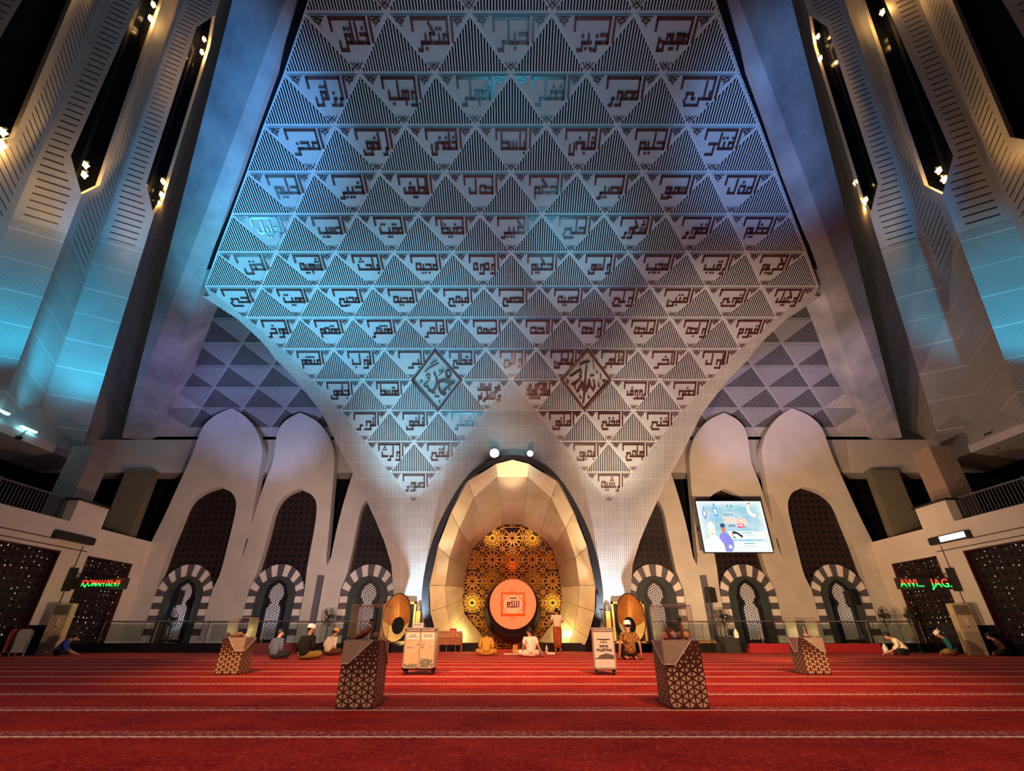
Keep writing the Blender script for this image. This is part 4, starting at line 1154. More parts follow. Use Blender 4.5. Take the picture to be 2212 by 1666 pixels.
b = MB(); b.prism([(-19.5, -19.5), (19.5, -19.5), (19.5, 19.5), (-19.5, 19.5)], fe, 0, .004, 0, back=False); b.build('star_field', [M_EMW], EMB, world=True)
b = MB(); b.strip((-24, -21.5), (24, -21.5), 3, fe, 0, .016); b.build('star_underline', [M_EMB], EMB, world=True)
b = MB()
for q in ([(12.5, -6), (12.5, 7)], [(8, 7), (8, -5.5), (-12, -5.5), (-12, 4), (-5, 4)], [(3, 7), (3, -5.5)], [(-2, 7), (-2, -5.5)], [(-12, 0), (-7, 0)], [(-7, -2), (-7, 2)], [(-6, 13.5), (7, 13.5)]):
    b.path(q, 2.3, fe, 0, .024)
b.build('script', [M_EMD], EMB, world=True)
# lights inside the niche
for s in (1, -1):
    point(P(1107 + s * 98, 1366, 22.0), 50, (1.0, .80, .30), .05)
    spot(P(1107 + s * 60, 1340, 20.2), P(1107 + s * 135, 1120, 21.4), 420, (1.0, .82, .50), 34, .8, .1)
    spot(P(1107 + s * 60, 1250, 19.5), P(1107 + s * 160, 1270, 21.6), 200, (1.0, .82, .56), 60, 1.0, .1)
    spot(P(1107 + s * 70, 1250, 20.0), P(1107 + s * 44, 1165, 23.6), 150, (1.0, .80, .2), 13, .8, .05)
    spot(P(1107 + s * 44, 1200, 21.6), P(1107 + s * 44, 1165, 23.6), 30, (1.0, .80, .25), 40, .8, .05)
spot(P(1107, 1330, 20.5), P(1107, 1020, 21.4), 520, (1.0, .82, .50), 20, .8, .1)
spot(P(1107, 1350, 19.0), P(1107, 1110, 22.8), 300, (1.0, .74, .48), 62, 1.0, .1)
point(P(1107, 1244, 22.9), 9, (1.0, .10, .04), .15)
spot(P(1107, 1380, 18.0), P(1107, 1320, 23.5), 190, (1.0, .50, .16), 60, 1.0, .1)
# two projector lamps on the crown of the niche
for nm, x, y, es, pw in (('left, brighter', 1068, 979, 60, 14), ('right, smaller', 1145, 980, 30, 5)):
    o = thing('projector_lamp', 'bluish white floodlight on the crown of the niche, %s' % nm, 'lamp', P(x, y + 4, 20.9))
    c = P(x, y, 20.75); r = .20 if es > 40 else .13
    b = MB(); b.tube([P(x, y, 21.25), P(x, y, 20.8)], [r * .7, r * 1.15], 14); b.build('housing', [M_BMAT], o, True, world=True)
    b = MB(); b.ball(c, (r, r * .6, r), 0, 12, 8); b.build('lens', [pm('flood_lens_%d' % x, (.8, .95, 1), .02, 2, .3, emit=(.55, .9, 1.0), es=es)], o, True, world=True)
    point(c + Vector((0, -.35, .1)), pw, (.35, .85, 1.0), .15)

# ------------------------------------------------------------------ things on and around the carpet
def mat_glass(name, tint=(.9, .93, .95), refl=.07):
    s = NT(name); tr = s.n('ShaderNodeBsdfTransparent'); gl = s.n('ShaderNodeBsdfGlossy'); mx = s.n('ShaderNodeMixShader')
    tr.inputs[0].default_value = (*tint, 1); gl.inputs['Roughness'].default_value = .16
    lw = s.n('ShaderNodeLayerWeight'); lw.inputs['Blend'].default_value = .25
    s.put(mx.inputs[0], s.ma('ADD', s.ma('MULTIPLY', lw.outputs['Facing'], .25), refl))
    s.t.links.new(tr.outputs[0], mx.inputs[1]); s.t.links.new(gl.outputs[0], mx.inputs[2])
    s.t.links.new(mx.outputs[0], s.t.nodes['Material Output'].inputs[0]); return s.mat
M_GLASS = mat_glass('clear_glass'); M_ACRYL = mat_glass('clear_acrylic', (.95, .93, .92), .02)
M_EDGE = pm('glass_edge', (.42, .36, .36), .1, 5, .2)
M_STEEL = pm('brushed_steel', (.55, .53, .52), .1, 12, .28, .9)
M_BROWN = pm('pedestal_brown', (.075, .022, .014), .15, 8, .45)
M_BEIGE = pm('pedestal_beige', (.40, .32, .22), .08, 8, .5)
M_INLAY = pm('inlay_cream', (.62, .44, .24), .1, 8, .5)
M_WOOD = pm('wood_red_brown', (.30, .085, .03), .3, 9, .45)
M_WOOD2 = pm('wood_honey', (.55, .24, .07), .3, 9, .45)
M_WHITE = pm('white_paint', (.78, .76, .72), .05, 6, .45)

def pedestal(label, loc, w, d, h, faces, group):
    root = thing('display_pedestal', label, 'pedestal', loc, 0, group)
    bb = MB(); bb.box((0, 0, h / 2), (w, d, h))
    F_ = {'front': (lambda u, v, k: Vector((-w / 2 + u * w, -d / 2 - k, v * h)), w), 'left': (lambda u, v, k: Vector((-w / 2 - k, d / 2 - u * d, v * h)), d), 'right': (lambda u, v, k: Vector((w / 2 + k, -d / 2 + u * d, v * h)), d)}
    ed = MB()
    def inpoly(p, poly):
        c = False; n = len(poly)
        for i in range(n):
            x1, y1 = poly[i]; x2, y2 = poly[(i + 1) % n]
            if (y1 > p[1]) != (y2 > p[1]) and p[0] < (x2 - x1) * (p[1] - y1) / (y2 - y1) + x1: c = not c
        return c
    for nm, poly in faces.items():
        fn, fw = F_[nm]
        if poly:
            be = MB(); be.prism(poly, fn, 0, .006, 0, back=False); be.build('beige_facet', [M_BEIGE], root)
            for i in range(len(poly)):
                a, c = poly[i], poly[(i + 1) % len(poly)]
                if abs(a[0] - c[0]) < 1e-6 and a[0] in (0, 1): continue
                if a[1] == 1 and c[1] == 1: continue
                ed.tube([fn(*a, .006), fn(*c, .006)], .005, 5)
        nc = 6 if fw > .3 else 4; cw = fw / nc; side = cw / .866; nr = int(h / side * 2) + 1
        for c in range(nc):
            for r in range(nr):
                z0 = r * side / 2
                right = (c + r) % 2 == 0
                x0, x1 = c * cw, (c + 1) * cw
                q = [(x0, z0 - side / 2), (x1, z0), (x0, z0 + side / 2)] if right else [(x1, z0 - side / 2), (x0, z0), (x1, z0 + side / 2)]
                cxm = sum(p[0] for p in q) / 3; czm = sum(p[1] for p in q) / 3
                vv = czm / h; k = .66 if vv < .42 else max(.18, .66 - (vv - .42) * 1.05)
                if czm < .035 or czm > h - .03 or cxm < .02 or cxm > fw - .02: continue
                q = [(cxm + (a - cxm) * k, czm + (z - czm) * k) for a, z in q]
                if poly and (inpoly((cxm / fw, vv + .02), poly) or inpoly((cxm / fw, vv - .02), poly)): continue
                q = [(min(max(a, .005), fw - .005) / fw, z / h) for a, z in q]
                if not right: q.reverse()
                bb.poly([fn(a, z, .002) for a, z in q], 1)
    bb.build('base', [M_BROWN, M_INLAY], root); ed.build('facet_trim', [M_WHITE], root)
    # acrylic case
    cw, cdp, ch = w * .90, d * .90, .36; g = MB()
    for (cx_, cy_, sx, sy) in ((0, -cdp / 2, cw, .004), (0, cdp / 2, cw, .004), (-cw / 2, 0, .004, cdp), (cw / 2, 0, .004, cdp)): g.box((cx_, cy_, h + ch / 2), (sx, sy, ch))
    g.box((0, 0, h + ch), (cw, cdp, .004)); g.build('acrylic_case', [M_ACRYL], root)
    e = MB(); r = .0035
    for x in (-1, 1):
        for y in (-1, 1): e.tube([(x * cw / 2, y * cdp / 2, h), (x * cw / 2, y * cdp / 2, h + ch)], r, 5)
    for z in (h + .004, h + ch):
        for x in (-1, 1): e.tube([(x * cw / 2, -cdp / 2, z), (x * cw / 2, cdp / 2, z)], r, 5); e.tube([(-cw / 2, x * cdp / 2, z), (cw / 2, x * cdp / 2, z)], r, 5)
    e.build('case_edges', [M_EDGE], root)
    return root
GP = 'patterned pedestals with acrylic cases'
PNL = (-1.665, 6.13, 0); PNR = (1.875, 6.13, 0); PFL = (-5.56, 10.83, 0); PFR = (5.98, 10.83, 0); PH = .635
pedestal('near left brown pedestal of triangle inlay with acrylic case, beige left corner', PNL, .395, .44, PH, {'front': [(0, .65), (.18, .65), (.80, 1), (0, 1)], 'right': [(1, .62), (1, 1), (.42, 1)], 'left': [(.3, .65), (1, .65), (1, 1), (0, 1)]}, GP)
pedestal('near right brown pedestal of triangle inlay with acrylic case of dried flowers', PNR, .41, .44, PH, {'front': [(0, .64), (.27, .64), (.78, 1), (0, 1)], 'left': [(.85, .64), (1, .64), (1, 1), (.1, 1)], 'right': None}, GP)
pedestal('far left brown pedestal of triangle inlay with acrylic case of wood pieces', PFL, .456, .44, PH, {'front': [(.66, .63), (1, .63), (1, 1), (.25, 1)], 'right': [(0, .63), (.1, .63), (.95, 1), (0, 1)], 'left': None}, GP)
pedestal('far right brown pedestal of triangle inlay with acrylic case, nearly empty', PFR, .47, .44, PH, {'front': [(.85, .62), (1, .62), (1, 1), (.2, 1)], 'left': [(.4, .6), (.6, .6), (.9, 1), (0, 1)], 'right': None}, GP)
def rock(name, label, cat, loc, r, col, seed, sq=(1, 1, .7), grp=None):
    rnd = random.Random(seed); b = MB(); b.ball((0, 0, r * sq[2]), (r * sq[0], r * sq[1], r * sq[2]), 0, 12, 8)
    b.v = [(x * (1 + rnd.uniform(-.18, .18)), y * (1 + rnd.uniform(-.18, .18)), max(0, z * (1 + rnd.uniform(-.15, .15)))) for x, y, z in b.v]
    o = b.build(name, [pm(name + '_mat_%d' % seed, col, .45, 30, .7, bump=.4)]); o.location = loc; return tag(o, label, cat, grp)
def off(p, dx, dy, dz=0): return (p[0] + dx, p[1] + dy, PH + .006 + dz)
# contents of the near left case: a carved reclining figure and a lump of rock
r = thing('carved_figure', 'dark carved wooden figure reclining inside the near left acrylic case', 'carving', off(PNL, -.03, -.02))
b = MB(); b.tube([(-.10, 0, .02), (-.05, 0, .045), (.0, .01, .085), (.035, .02, .13)], [.02, .035, .04, .03], 8); b.tube([(-.1, 0, .02), (-.13, -.02, .015)], [.018, .012], 6); b.tube([(-.02, -.03, .07), (-.06, -.05, .03)], .011, 6); b.build('body', [M_WOOD], r, True)
b = MB(); b.ball((.045, .02, .185), (.022, .022, .027), 0); b.build('head', [M_WOOD2], r, True)
b = MB(); b.lathe([(.02, .19), (.028, .2), (.018, .218), (.001, .222)], 10, (.045, .02, 0)); b.build('hat', [M_BMAT], r, True)
rock('rock_sample', 'reddish lump of rock inside the near left acrylic case', 'rock', off(PNL, .09, 0), .055, (.33, .15, .10), 3)
rock('rock_sample', 'small pale rock at the right end of the near left acrylic case', 'rock', off(PNL, .158, -.09), .022, (.6, .45, .28), 4)
# near right case: dried flowers, coral, a little basket
for i, (dx, dy, rr, c, l, n) in enumerate(((-.13, -.09, .038, (.65, .16, .18), 'red dried flower head at left in the near right acrylic case', 'dried_flower'), (-.085, .09, .04, (.42, .40, .20), 'green-grey dried moss tuft in the near right acrylic case', 'moss_tuft'),
                          (.0, -.01, .038, (.60, .30, .30), 'pink coral lump in the middle of the near right acrylic case', 'coral'), (.085, .08, .045, (.30, .17, .12), 'dark brown shell in the near right acrylic case', 'shell'), (.125, -.07, .04, (.75, .40, .15), 'orange dried flower at right in the near right acrylic case', 'dried_flower'))):
    rock(n, l, n.split('_')[-1], off(PNR, dx, dy), rr, c, 10 + i, (1, 1, .8 + .15 * i % .4))
r = thing('twig_basket', 'small dark looped twig basket in the near right acrylic case', 'basket', off(PNR, .0, .13))
b = MB(); b.tube([(.05 * cos(pi * i / 10), 0, .12 + .07 * sin(pi * i / 10)) for i in range(11)], .005, 5); b.build('handle', [M_BMAT], r)
b = MB(); b.lathe([(.03, 0), (.05, .06), (.052, .12), (.047, .12), (.03, .02)], 12); b.build('bowl', [M_WOOD], r)
r = thing('twig_figure', 'small brown twig figure standing in the near right acrylic case', 'carving', off(PNR, .055, -.135))
b = MB(); b.tube([(0, 0, 0), (.004, 0, .10), (0, 0, .19)], [.012, .018, .008], 7); b.tube([(-.03, 0, .13), (.03, 0, .14)], .007, 5); b.build('body', [M_WOOD], r)
b = MB(); b.box((0, 0, .205), (.035, .03, .03)); b.build('head', [M_BMAT], r)
# far left case: pieces of wood
for i, (dx, dy, rr, c) in enumerate(((-.14, -.05, .045, (.50, .27, .09)), (-.06, .08, .062, (.62, .36, .10)), (.01, -.08, .045, (.36, .16, .06)), (.09, .06, .045, (.55, .38, .20)), (.14, -.09, .036, (.62, .52, .34)))):
    rock('wood_piece', ['honey brown wood piece at the left end of the far left case', 'yellow wood piece standing highest in the far left case', 'dark brown wood piece in the middle of the far left case', 'tan wood piece right of middle in the far left case', 'pale wood piece at the right end of the far left case'][i], 'wood piece', off(PFL, dx, dy), rr, c, 30 + i, (1.2, .8, .75), 'wood pieces in the far left case')
r = thing('white_twig', 'pale branching twig standing at the right in the far left case', 'twig', off(PFL, .13, .09))
b = MB(); b.tube([(0, 0, 0), (0, 0, .12), (.015, 0, .2)], .008, 6); b.tube([(0, 0, .1), (-.03, 0, .16)], .006, 5); b.tube([(0, 0, .12), (.04, 0, .15)], .006, 5); b.build('branch', [M_WHITE], r)
# far right case: a white ornament on a flat dish
r = thing('dish_ornament', 'small pale ornament on a flat dish in the far right case', 'ornament', off(PFR, .04, 0))
b = MB(); b.lathe([(.05, 0), (.13, .012), (.135, .02), (.05, .012)], 18); b.build('dish', [M_BEIGE], r); b = MB(); b.lathe([(.05, .02), (.045, .05), (.015, .08), (.012, .15), (.02, .16), (.004, .2)], 10); b.build('figurine', [pm('rose_porcelain', (.75, .45, .35), .1, 9, .4)], r)

# writing helper: built-in font turned into a mesh, in the plane x right, z up
def text_mesh(txt, size, name, mats, parent, fn, bold=0.0, h=.004, align='CENTER', width=None):
    cu = bpy.data.curves.new('t', 'FONT'); cu.body = txt; cu.size = size; cu.align_x = align; cu.align_y = 'CENTER'; cu.offset = bold; cu.resolution_u = 3
    o = bpy.data.objects.new('t', cu); COL.objects.link(o)
    me = bpy.data.meshes.new_from_object(o.evaluated_get(bpy.context.evaluated_depsgraph_get())); bpy.data.objects.remove(o)
    b = MB()
    xs = [v.co.x for v in me.vertices]; kx = width / (max(xs) - min(xs)) if width else 1.0; x0 = (max(xs) + min(xs)) / 2 if width else 0.0
    for p in me.polygons: b.poly([fn((me.vertices[i].co.x - x0) * kx, me.vertices[i].co.y, h) for i in p.vertices])
    bpy.data.meshes.remove(me)
    return b.build(name, mats, parent)

# donation boxes on castors
M_ACR2 = pm('donation_panel', (.62, .40, .27), .12, 4, .25)
M_INK = pm('printed_ink', (.02, .02, .02), .1, 5, .6)
M_FRAME = pm('aluminium_frame', (.50, .46, .42), .08, 8, .35, .6)
M_NOTE = pm('bank_notes', (.16, .17, .12), .6, 30, .7)
M_PAPER = pm('paper_label', (.72, .62, .52), .05, 8, .6)
def donation_box(label, loc, w, d, h, rz, sign):
    r = thing('donation_box', label, 'donation box', loc, rz, 'wheeled donation boxes'); z0 = .09
    b = MB(); t = .022
    for x in (-1, 1):
        for y in (-1, 1): b.box((x * (w - t) / 2, y * (d - t) / 2, z0 + (h - z0) / 2), (t, t, h - z0))
    for z in (z0 + .02, h - .02):
        for y in (-1, 1): b.box((0, y * (d - t) / 2, z), (w, t, .04))
        for x in (-1, 1): b.box((x * (w - t) / 2, 0, z), (t, d, .04))
    b.box((0, 0, z0 + .01), (w, d, .02))
    if not sign: b.box((0, -(d - t) / 2, z0 + (h - z0) / 2), (t * .8, t, h - z0))
    b.build('frame', [M_FRAME], r)
    b = MB(); b.box((0, 0, h + .012), (w * 1.05, d * 1.06, .024)); b.build('lid', [M_FRAME], r)
    b = MB()
    b.box((0, -d / 2 + .02, z0 + (h - z0) / 2), (w - .03, .006, h - z0 - .05)); b.build('front_panel', [pm('sign_panel', (.55, .47, .42), .06, 5, .4) if sign else M_ACR2], r)
    b = MB()
    for x in (-1, 1): b.box((x * (w / 2 - .015), 0, z0 + (h - z0) / 2), (.005, d - .03, h - z0 - .05))
    b.build('side_panels', [M_ACR2], r)
    for x in (-1, 1):
        for y in (-1, 1):
            b = MB(); M = Matrix.Rotation(pi / 2, 4, 'Y'); b.lathe([(.03, -.012), (.034, -.006), (.034, .006), (.03, .012)], 12, (x * (w / 2 - .04) , y * (d / 2 - .05), .034), 0, M)
            b.box((x * (w / 2 - .04), y * (d / 2 - .05) + .01, .068), (.04, .05, .05)); b.build('castor', [M_BMAT], r)
    fn = lambda a, z, k: Vector((a, -d / 2 + .016 - k, z))
    if sign:
        T = Matrix.Identity(4)
        text_mesh('INFAK', .062, 'sign_text', [M_INK], r, lambda a, z, k: fn(a, z + .485, k), .003); text_mesh('PALESTINA', .062, 'sign_text', [M_INK], r, lambda a, z, k: fn(a, z + .42, k), .003)
        b = MB(); b.prism([(-.14, .615), (.14, .615), (.11, .60), (0, .59), (-.11, .60)], fn, 0, .004, 0, back=False)
        for x in (-.045, 0, .045): b.prism([(x - .016, .548), (x + .016, .548), (x + .016, .568), (x - .016, .568)], fn, 0, .004, 0, back=False)
        b.build('printed_marks', [M_INK], r)
        b = MB(); b.prism([(-w / 2 + .03, .27), (w / 2 - .03, .27), (w / 2 - .03, .335), (.05, .365), (-.03, .35), (-w / 2 + .03, .30)], fn, 0, .005, 0, back=False); b.build('printed_landscape', [pm('print_grey', (.07, .06, .055), .6, 25, .6)], r)
        b = MB(); b.prism([(-w / 2 + .025, .30), (-w / 2 + .06, .285), (-w / 2 + .10, .305), (-w / 2 + .06, .33)], fn, .002, .007, 0, back=False); b.build('printed_boat', [M_PAPER], r)
    else:
        for x in (-.15, .15):
            b = MB(); b.prism([(x - .125, .60), (x + .125, .60), (x + .125, .72), (x - .125, .72)], fn, 0, .004, 0, back=False); b.build('paper_label', [M_PAPER], r)
            b = MB(); rnd = random.Random(int(x * 100) + 50)
            for row, (z, ww) in enumerate(((.685, .05 if x < 0 else .085), (.655, .09))):
                q = -ww
                while q < ww:
                    l = rnd.uniform(.008, .016); b.prism([(x + q, z - .008), (x + q + l, z - .008), (x + q + l, z + .008), (x + q, z + .008)], fn, 0, .006, 0, back=False); q += l + .006
            b.build('printed_line', [M_INK], r)
        b = MB()
        for tx, x0, z in (('JU', -.05, .52), ('AT', .055, .52), ('101 Z', -.15, .465), ('BL', .05, .465), ('I', .2, .465)):
            pass
        b = MB()
        for x0, z in ((-.06, .52), (-.03, .52), (.05, .52), (.08, .52), (-.24, .47), (-.215, .47), (-.185, .47), (-.12, .47), (.03, .47), (.06, .47), (.2, .47)): b.prism([(x0, z - .014), (x0 + .016, z - .014), (x0 + .016, z - .008), (x0 + .007, z - .008), (x0 + .007, z + .014), (x0, z + .014)], fn, 0, .006, 0, back=False)
        b.build('faded_letters', [M_INK], r)
        n = thing('bank_notes', 'crumpled bank notes heaped inside the two-panel donation box', 'bank notes', (loc[0], loc[1], .125)); bpy.data.objects.remove(n)
        rnd = random.Random(5); b = MB()
        for i in range(60):
            x = rnd.choice([rnd.uniform(-.26, -.02), rnd.uniform(.03, .27), rnd.uniform(.04, .26)]); zt = (.02 + .11 * rnd.random()) * (1 if x > 0 else .4)
            b.box((x, -d / 2 + .006 + rnd.uniform(0, .003), z0 + .035 + zt), (.05, .004, .03), 0, 0, 0, rnd.uniform(0, 3))
        b.build('bank_notes', [M_NOTE], r)['kind'] = 'stuff'
    return r
q = PZ(901, 1459); donation_box('wide aluminium donation box with two clear panels on castors, notes inside', (q.x, q.y + .2, 0), .62, .36, .79, 0, False)
q = PZ(1312, 1459); donation_box('narrow donation box on castors with sign INFAK PALESTINA', (q.x, q.y + .2, 0), .42, .36, .79, radians(-5), True)

# small gilded funnel models either side of the niche
def mini(sg):
    side = 'left' if sg < 0 else 'right'
    x0 = 855 if sg < 0 else 1365
    c = PY(x0, 1349, 23.0); r = thing('funnel_model', 'gold fan-shaped funnel model in gold frame %s of the prayer niche' % side, 'model', (c.x, 23.0, 0), 0, 'small gilded funnel models')
    b = MB(); b.bx(c.x - .85, c.x + .85, 22.9, 24.0, 0, .34); b.build('black_base', [M_BLACK], r, world=True)
    rx, rz = .62, 1.0; n = 22; zc = .36 + rz
    ctr = Vector((c.x, 23.0, zc)); hc = Vector((c.x, 23.55, zc - .22)); hx, hz = .26, .34
    tilt = Matrix.Rotation(radians(-12), 4, 'X')
    def T(p): return ctr + (tilt @ (p - ctr))
    E = [T(ctr + Vector((rx * cos(2 * pi * i / n + .14), 0, rz * sin(2 * pi * i / n + .14)))) for i in range(n)]
    I = [T(hc + Vector((hx * cos(2 * pi * i / n + .14), 0, hz * sin(2 * pi * i / n + .14)))) for i in range(n)]
    for i in range(n):
        j = (i + 1) % n; b = MB(); q = [E[i], E[j], I[j], I[i]]; q = shrink(q, .011); b.poly([q[3], q[2], q[1], q[0]]); b.build('gold_blade', [M_GB1 if sin(2 * pi * (i + .5) / n + .14) > -.15 else M_GB2], r, world=True)
    b = MB()
    for i in range(n): j = (i + 1) % n; b.poly([E[i] + Vector((0, .03, 0)), E[j] + Vector((0, .03, 0)), I[j] + Vector((0, .03, 0)), I[i] + Vector((0, .03, 0))])
    b.build('funnel_shell', [M_BMAT], r, world=True)
    b = MB(); k = MB(); b.tube(E, .022, 6, close=True); b.build('rim', [M_BMAT], r, world=True)
    k.poly(list(reversed([p + Vector((0, .02, 0)) for p in I]))); k.tube([p - Vector((0, .01, 0)) for p in I], .02, 6, close=True); k.build('black_centre', [M_VOID], r, world=True)
    b = MB(); xa, xb = c.x - .74, c.x + .74; w = .09
    for (a0, a1, z0, z1) in ((xa, xa + w, .36, 2.0), (xb - w, xb, .36, 2.0), (xa, xb, 1.92, 2.0), (xa, xb, .34, .42)): b.bx(a0, a1, 23.45, 23.62, z0, z1)
    b.build('gold_frame', [M_GF], r, world=True)
    b = MB(); b.bx(xa + .02, xb - .02, 23.63, 23.68, .38, 1.98); b.build('frame_back', [M_BMAT], r, world=True)
    # gilded pillar beside the frame
    xs = c.x + (.86 if sg < 0 else -.92)
    o = thing('gold_pillar', 'short gilded pillar with grey cap beside the %s funnel model' % side, 'pillar', (xs, 23.6, 0))
    b = MB(); b.bx(xs - .1, xs + .1, 23.5, 23.7, .34, 1.62); b.build('shaft', [M_GF], o, world=True); b = MB(); b.bx(xs - .07, xs + .05, 23.53, 23.67, 1.62, 1.86); b.build('cap', [M_STEEL], o, world=True); b = MB(); b.bx(xs - .14, xs + .14, 23.46, 23.74, 0, .34); b.build('foot', [M_BLACK], o, world=True)
M_GB1 = pm('blade_copper_gold', (.50, .20, .045), .2, 4, .4, .35); M_GB2 = pm('blade_pale_gold', (.85, .66, .26), .12, 4, .4, .2); M_GF = pm('frame_gold', (.80, .42, .08), .15, 5, .35, .4)
mini(-1); mini(1)
for sg in (-1, 1):
    x0 = 855 if sg < 0 else 1365; c = PY(x0, 1372, 22.4); spot((c.x, 21.9, .35), (c.x, 23.3, 1.05), 60, (1.0, .80, .42), 70, 1.0, .03)

# lit display screen
sc_tl, sc_br = PY(1503, 1083, 23.2), PY(1671, 1193, 23.2); sc_tr, sc_bl = PY(1642, 1083, 23.2), PY(1523, 1193, 23.2)
X0, X1 = (sc_tl.x + sc_bl.x) / 2, (sc_tr.x + sc_br.x) / 2; Z0, Z1 = (sc_bl.z + sc_br.z) / 2, (sc_tl.z + sc_tr.z) / 2
SCR = thing('display_screen', 'large lit display screen with pale blue Ramadan poster hanging before an arch', 'screen', ((X0 + X1) / 2, 23.25, Z0)); SW, SH = X1 - X0, Z1 - Z0
b = MB(); b.bx(X0 - .04, X1 + .04, 23.21, 23.36, Z0 - .04, Z1 + .04); b.bx(X0 + .3, X1 - .3, 23.36, 24.5, Z0 + SH * .5, Z0 + SH * .58); b.build('housing', [M_BLACK], SCR, world=True)
fs = lambda a, z, k: Vector((X0 + a * SW, 23.205 - k, Z0 + z * SH)) - Vector(SCR.location)
def em(name, c, es=1.0): return pm(name, [min(1, x) for x in c], .01, 2, .6, emit=c, es=es)
def mat_poster():
    s = NT('poster_cloud_blue'); tc = s.n('ShaderNodeUVMap'); sp = s.n('ShaderNodeSeparateXYZ'); s.t.links.new(tc.outputs[0], sp.inputs[0])
    ex = s.ma('MINIMUM', s.ma('MINIMUM', sp.outputs[0], s.ma('SUBTRACT', 1.0, sp.outputs[0])), s.ma('MINIMUM', sp.outputs[1], s.ma('SUBTRACT', 1.0, sp.outputs[1])))
    nz = s.ramp(s.noise(5, tc.outputs[0], 5), .35, .7); f = s.ma('MULTIPLY', s.ramp(ex, .015, .14), s.ma('ADD', .45, s.ma('MULTIPLY', nz, .55)))
    col = s.mix(f, (.92, 1.0, .98), (.22, .62, .80)); return s.done((.02, .02, .02), .5, emit=col, es=.95)
b = MB(); b.poly([fs(0, 0, 0), fs(1, 0, 0), fs(1, 1, 0), fs(0, 1, 0)], 0, [(0, 0), (1, 0), (1, 1), (0, 1)]); b.build('poster', [mat_poster()], SCR)
E_NAVY, E_BLUE, E_WHITE, E_RED, E_GRN, E_BLK = em('p_navy', (.015, .04, .16)), em('p_blue', (.12, .16, .62)), em('p_white', (.86, .98, .96), .95), em('p_red', (.62, .03, .10)), em('p_green', (0, .22, .12)), em('p_black', (.01, .012, .03))
E_BR, E_TEAL, E_GOLD = em('p_brown', (.35, .13, .10)), em('p_teal', (.05, .28, .40)), em('p_skin', (.55, .62, .58))
def flat(name, polys, m, k=.006):
    b = MB()
    for q in polys:
        b.prism([(x, 1 - y) for x, y in q], fs, 0, k, 0, back=False)
        if not name.startswith('crescent') and q is not polys[-1]: b.build(name, [m], SCR); b = MB()
    return b.build(name, [m], SCR)
def ellp(x, y, rx, ry, n=16): return [(x + rx * cos(2 * pi * i / n), y + ry * sin(2 * pi * i / n)) for i in range(n)]
# poster layout in (0..1) from the top left
flat('text_box', [[(.40, .605), (.93, .605), (.96, .64), (.96, .72), (.93, .75), (.42, .75)], [(.40, .80), (.93, .80), (.96, .83), (.96, .92), (.92, .96), (.42, .96), (.38, .90)]], E_WHITE, .004)
flat('text_line', [[(.60, .625), (.76, .625), (.76, .645), (.60, .645)], [(.58, .67), (.80, .67), (.80, .682), (.58, .682)], [(.65, .705), (.73, .705), (.73, .715), (.65, .715)], [(.60, .825), (.76, .825), (.76, .845), (.60, .845)], [(.60, .875), (.78, .875), (.78, .887), (.60, .887)], [(.50, .91), (.86, .91), (.86, .92), (.50, .92)],
                  [(.47, .16), (.54, .16), (.54, .168), (.47, .168)], [(.41, .185), (.62, .185), (.62, .193), (.41, .193)], [(.46, .21), (.55, .21), (.55, .217), (.46, .217)]], E_TEAL, .008)
flat('crest_mark', [ellp(.475, .10, .012, .028), ellp(.53, .10, .018, .028)], E_TEAL, .008)
flat('lantern', [[(.085, .16), (.10, .10), (.115, .16)], ellp(.10, .25, .035, .085, 8), [(.085, .33), (.115, .33), (.10, .38)]], E_BLUE, .008)
flat('lantern', [[(.245, .10), (.265, .03), (.285, .10)], [(.235, .13), (.295, .13), (.30, .30), (.25, .30)]], em('p_cobalt', (.04, .22, .66)), .008); flat('lantern_window', [[(.25, .16), (.282, .16), (.286, .27), (.26, .27)], ellp(.10, .25, .018, .055, 8)], E_WHITE, .011)
mo = [(.84 + .085 * cos(a), .17 + .16 * sin(a)) for a in [radians(x) for x in range(40, 241, 20)]]; mi = [(.865 + .065 * cos(a), .145 + .13 * sin(a)) for a in [radians(x) for x in range(240, 39, -20)]]
flat('crescent', [mo[i:i + 2] + [mi[len(mi) - 2 - i], mi[len(mi) - 1 - i]][0:2] for i in range(0, len(mo) - 1)], E_BR, .008)
flat('crescent_inner', [[(x * .96 + .032, y * .96 + .006) for x, y in (mo[i], mo[i + 1], mi[len(mi) - 2 - i], mi[len(mi) - 1 - i])] for i in range(1, len(mo) - 2)], E_WHITE, .010)
def ptxt(t, x, y, sz, m, nm, bold=.0, k=.012, sx=1.0): return text_mesh(t, sz, nm, [m], SCR, lambda a, z, kk: fs(x + a * sx / SW, 1 - y + z / SH, kk), bold, k)
ptxt('kuliah di', .455, .275, .14, E_NAVY, 'poster_text', .002)
ptxt('Ramadan', .545, .385, .50, E_WHITE, 'poster_text', .016, .010, .62); ptxt('Ramadan', .545, .385, .50, E_BR, 'poster_text', .0, .014, .62)
ptxt('2025', .475, .495, .17, E_NAVY, 'poster_text', .004); flat('year_box', [[(.545, .44), (.67, .44), (.69, .525), (.565, .535)]], E_RED, .008); ptxt('1446 H', .62, .49, .15, E_WHITE, 'poster_text', .004)
flat('poster_man_white', [[(.02, .99), (.03, .80), (.10, .73), (.13, .69), (.20, .69), (.28, .76), (.33, .85), (.33, .99)]], E_WHITE, .006)
flat('poster_face', [ellp(.16, .60, .055, .12)], E_GOLD, .009); flat('poster_cap', [[(.105, .54), (.11, .46), (.15, .42), (.18, .42), (.21, .47), (.215, .54)]], E_WHITE, .011)
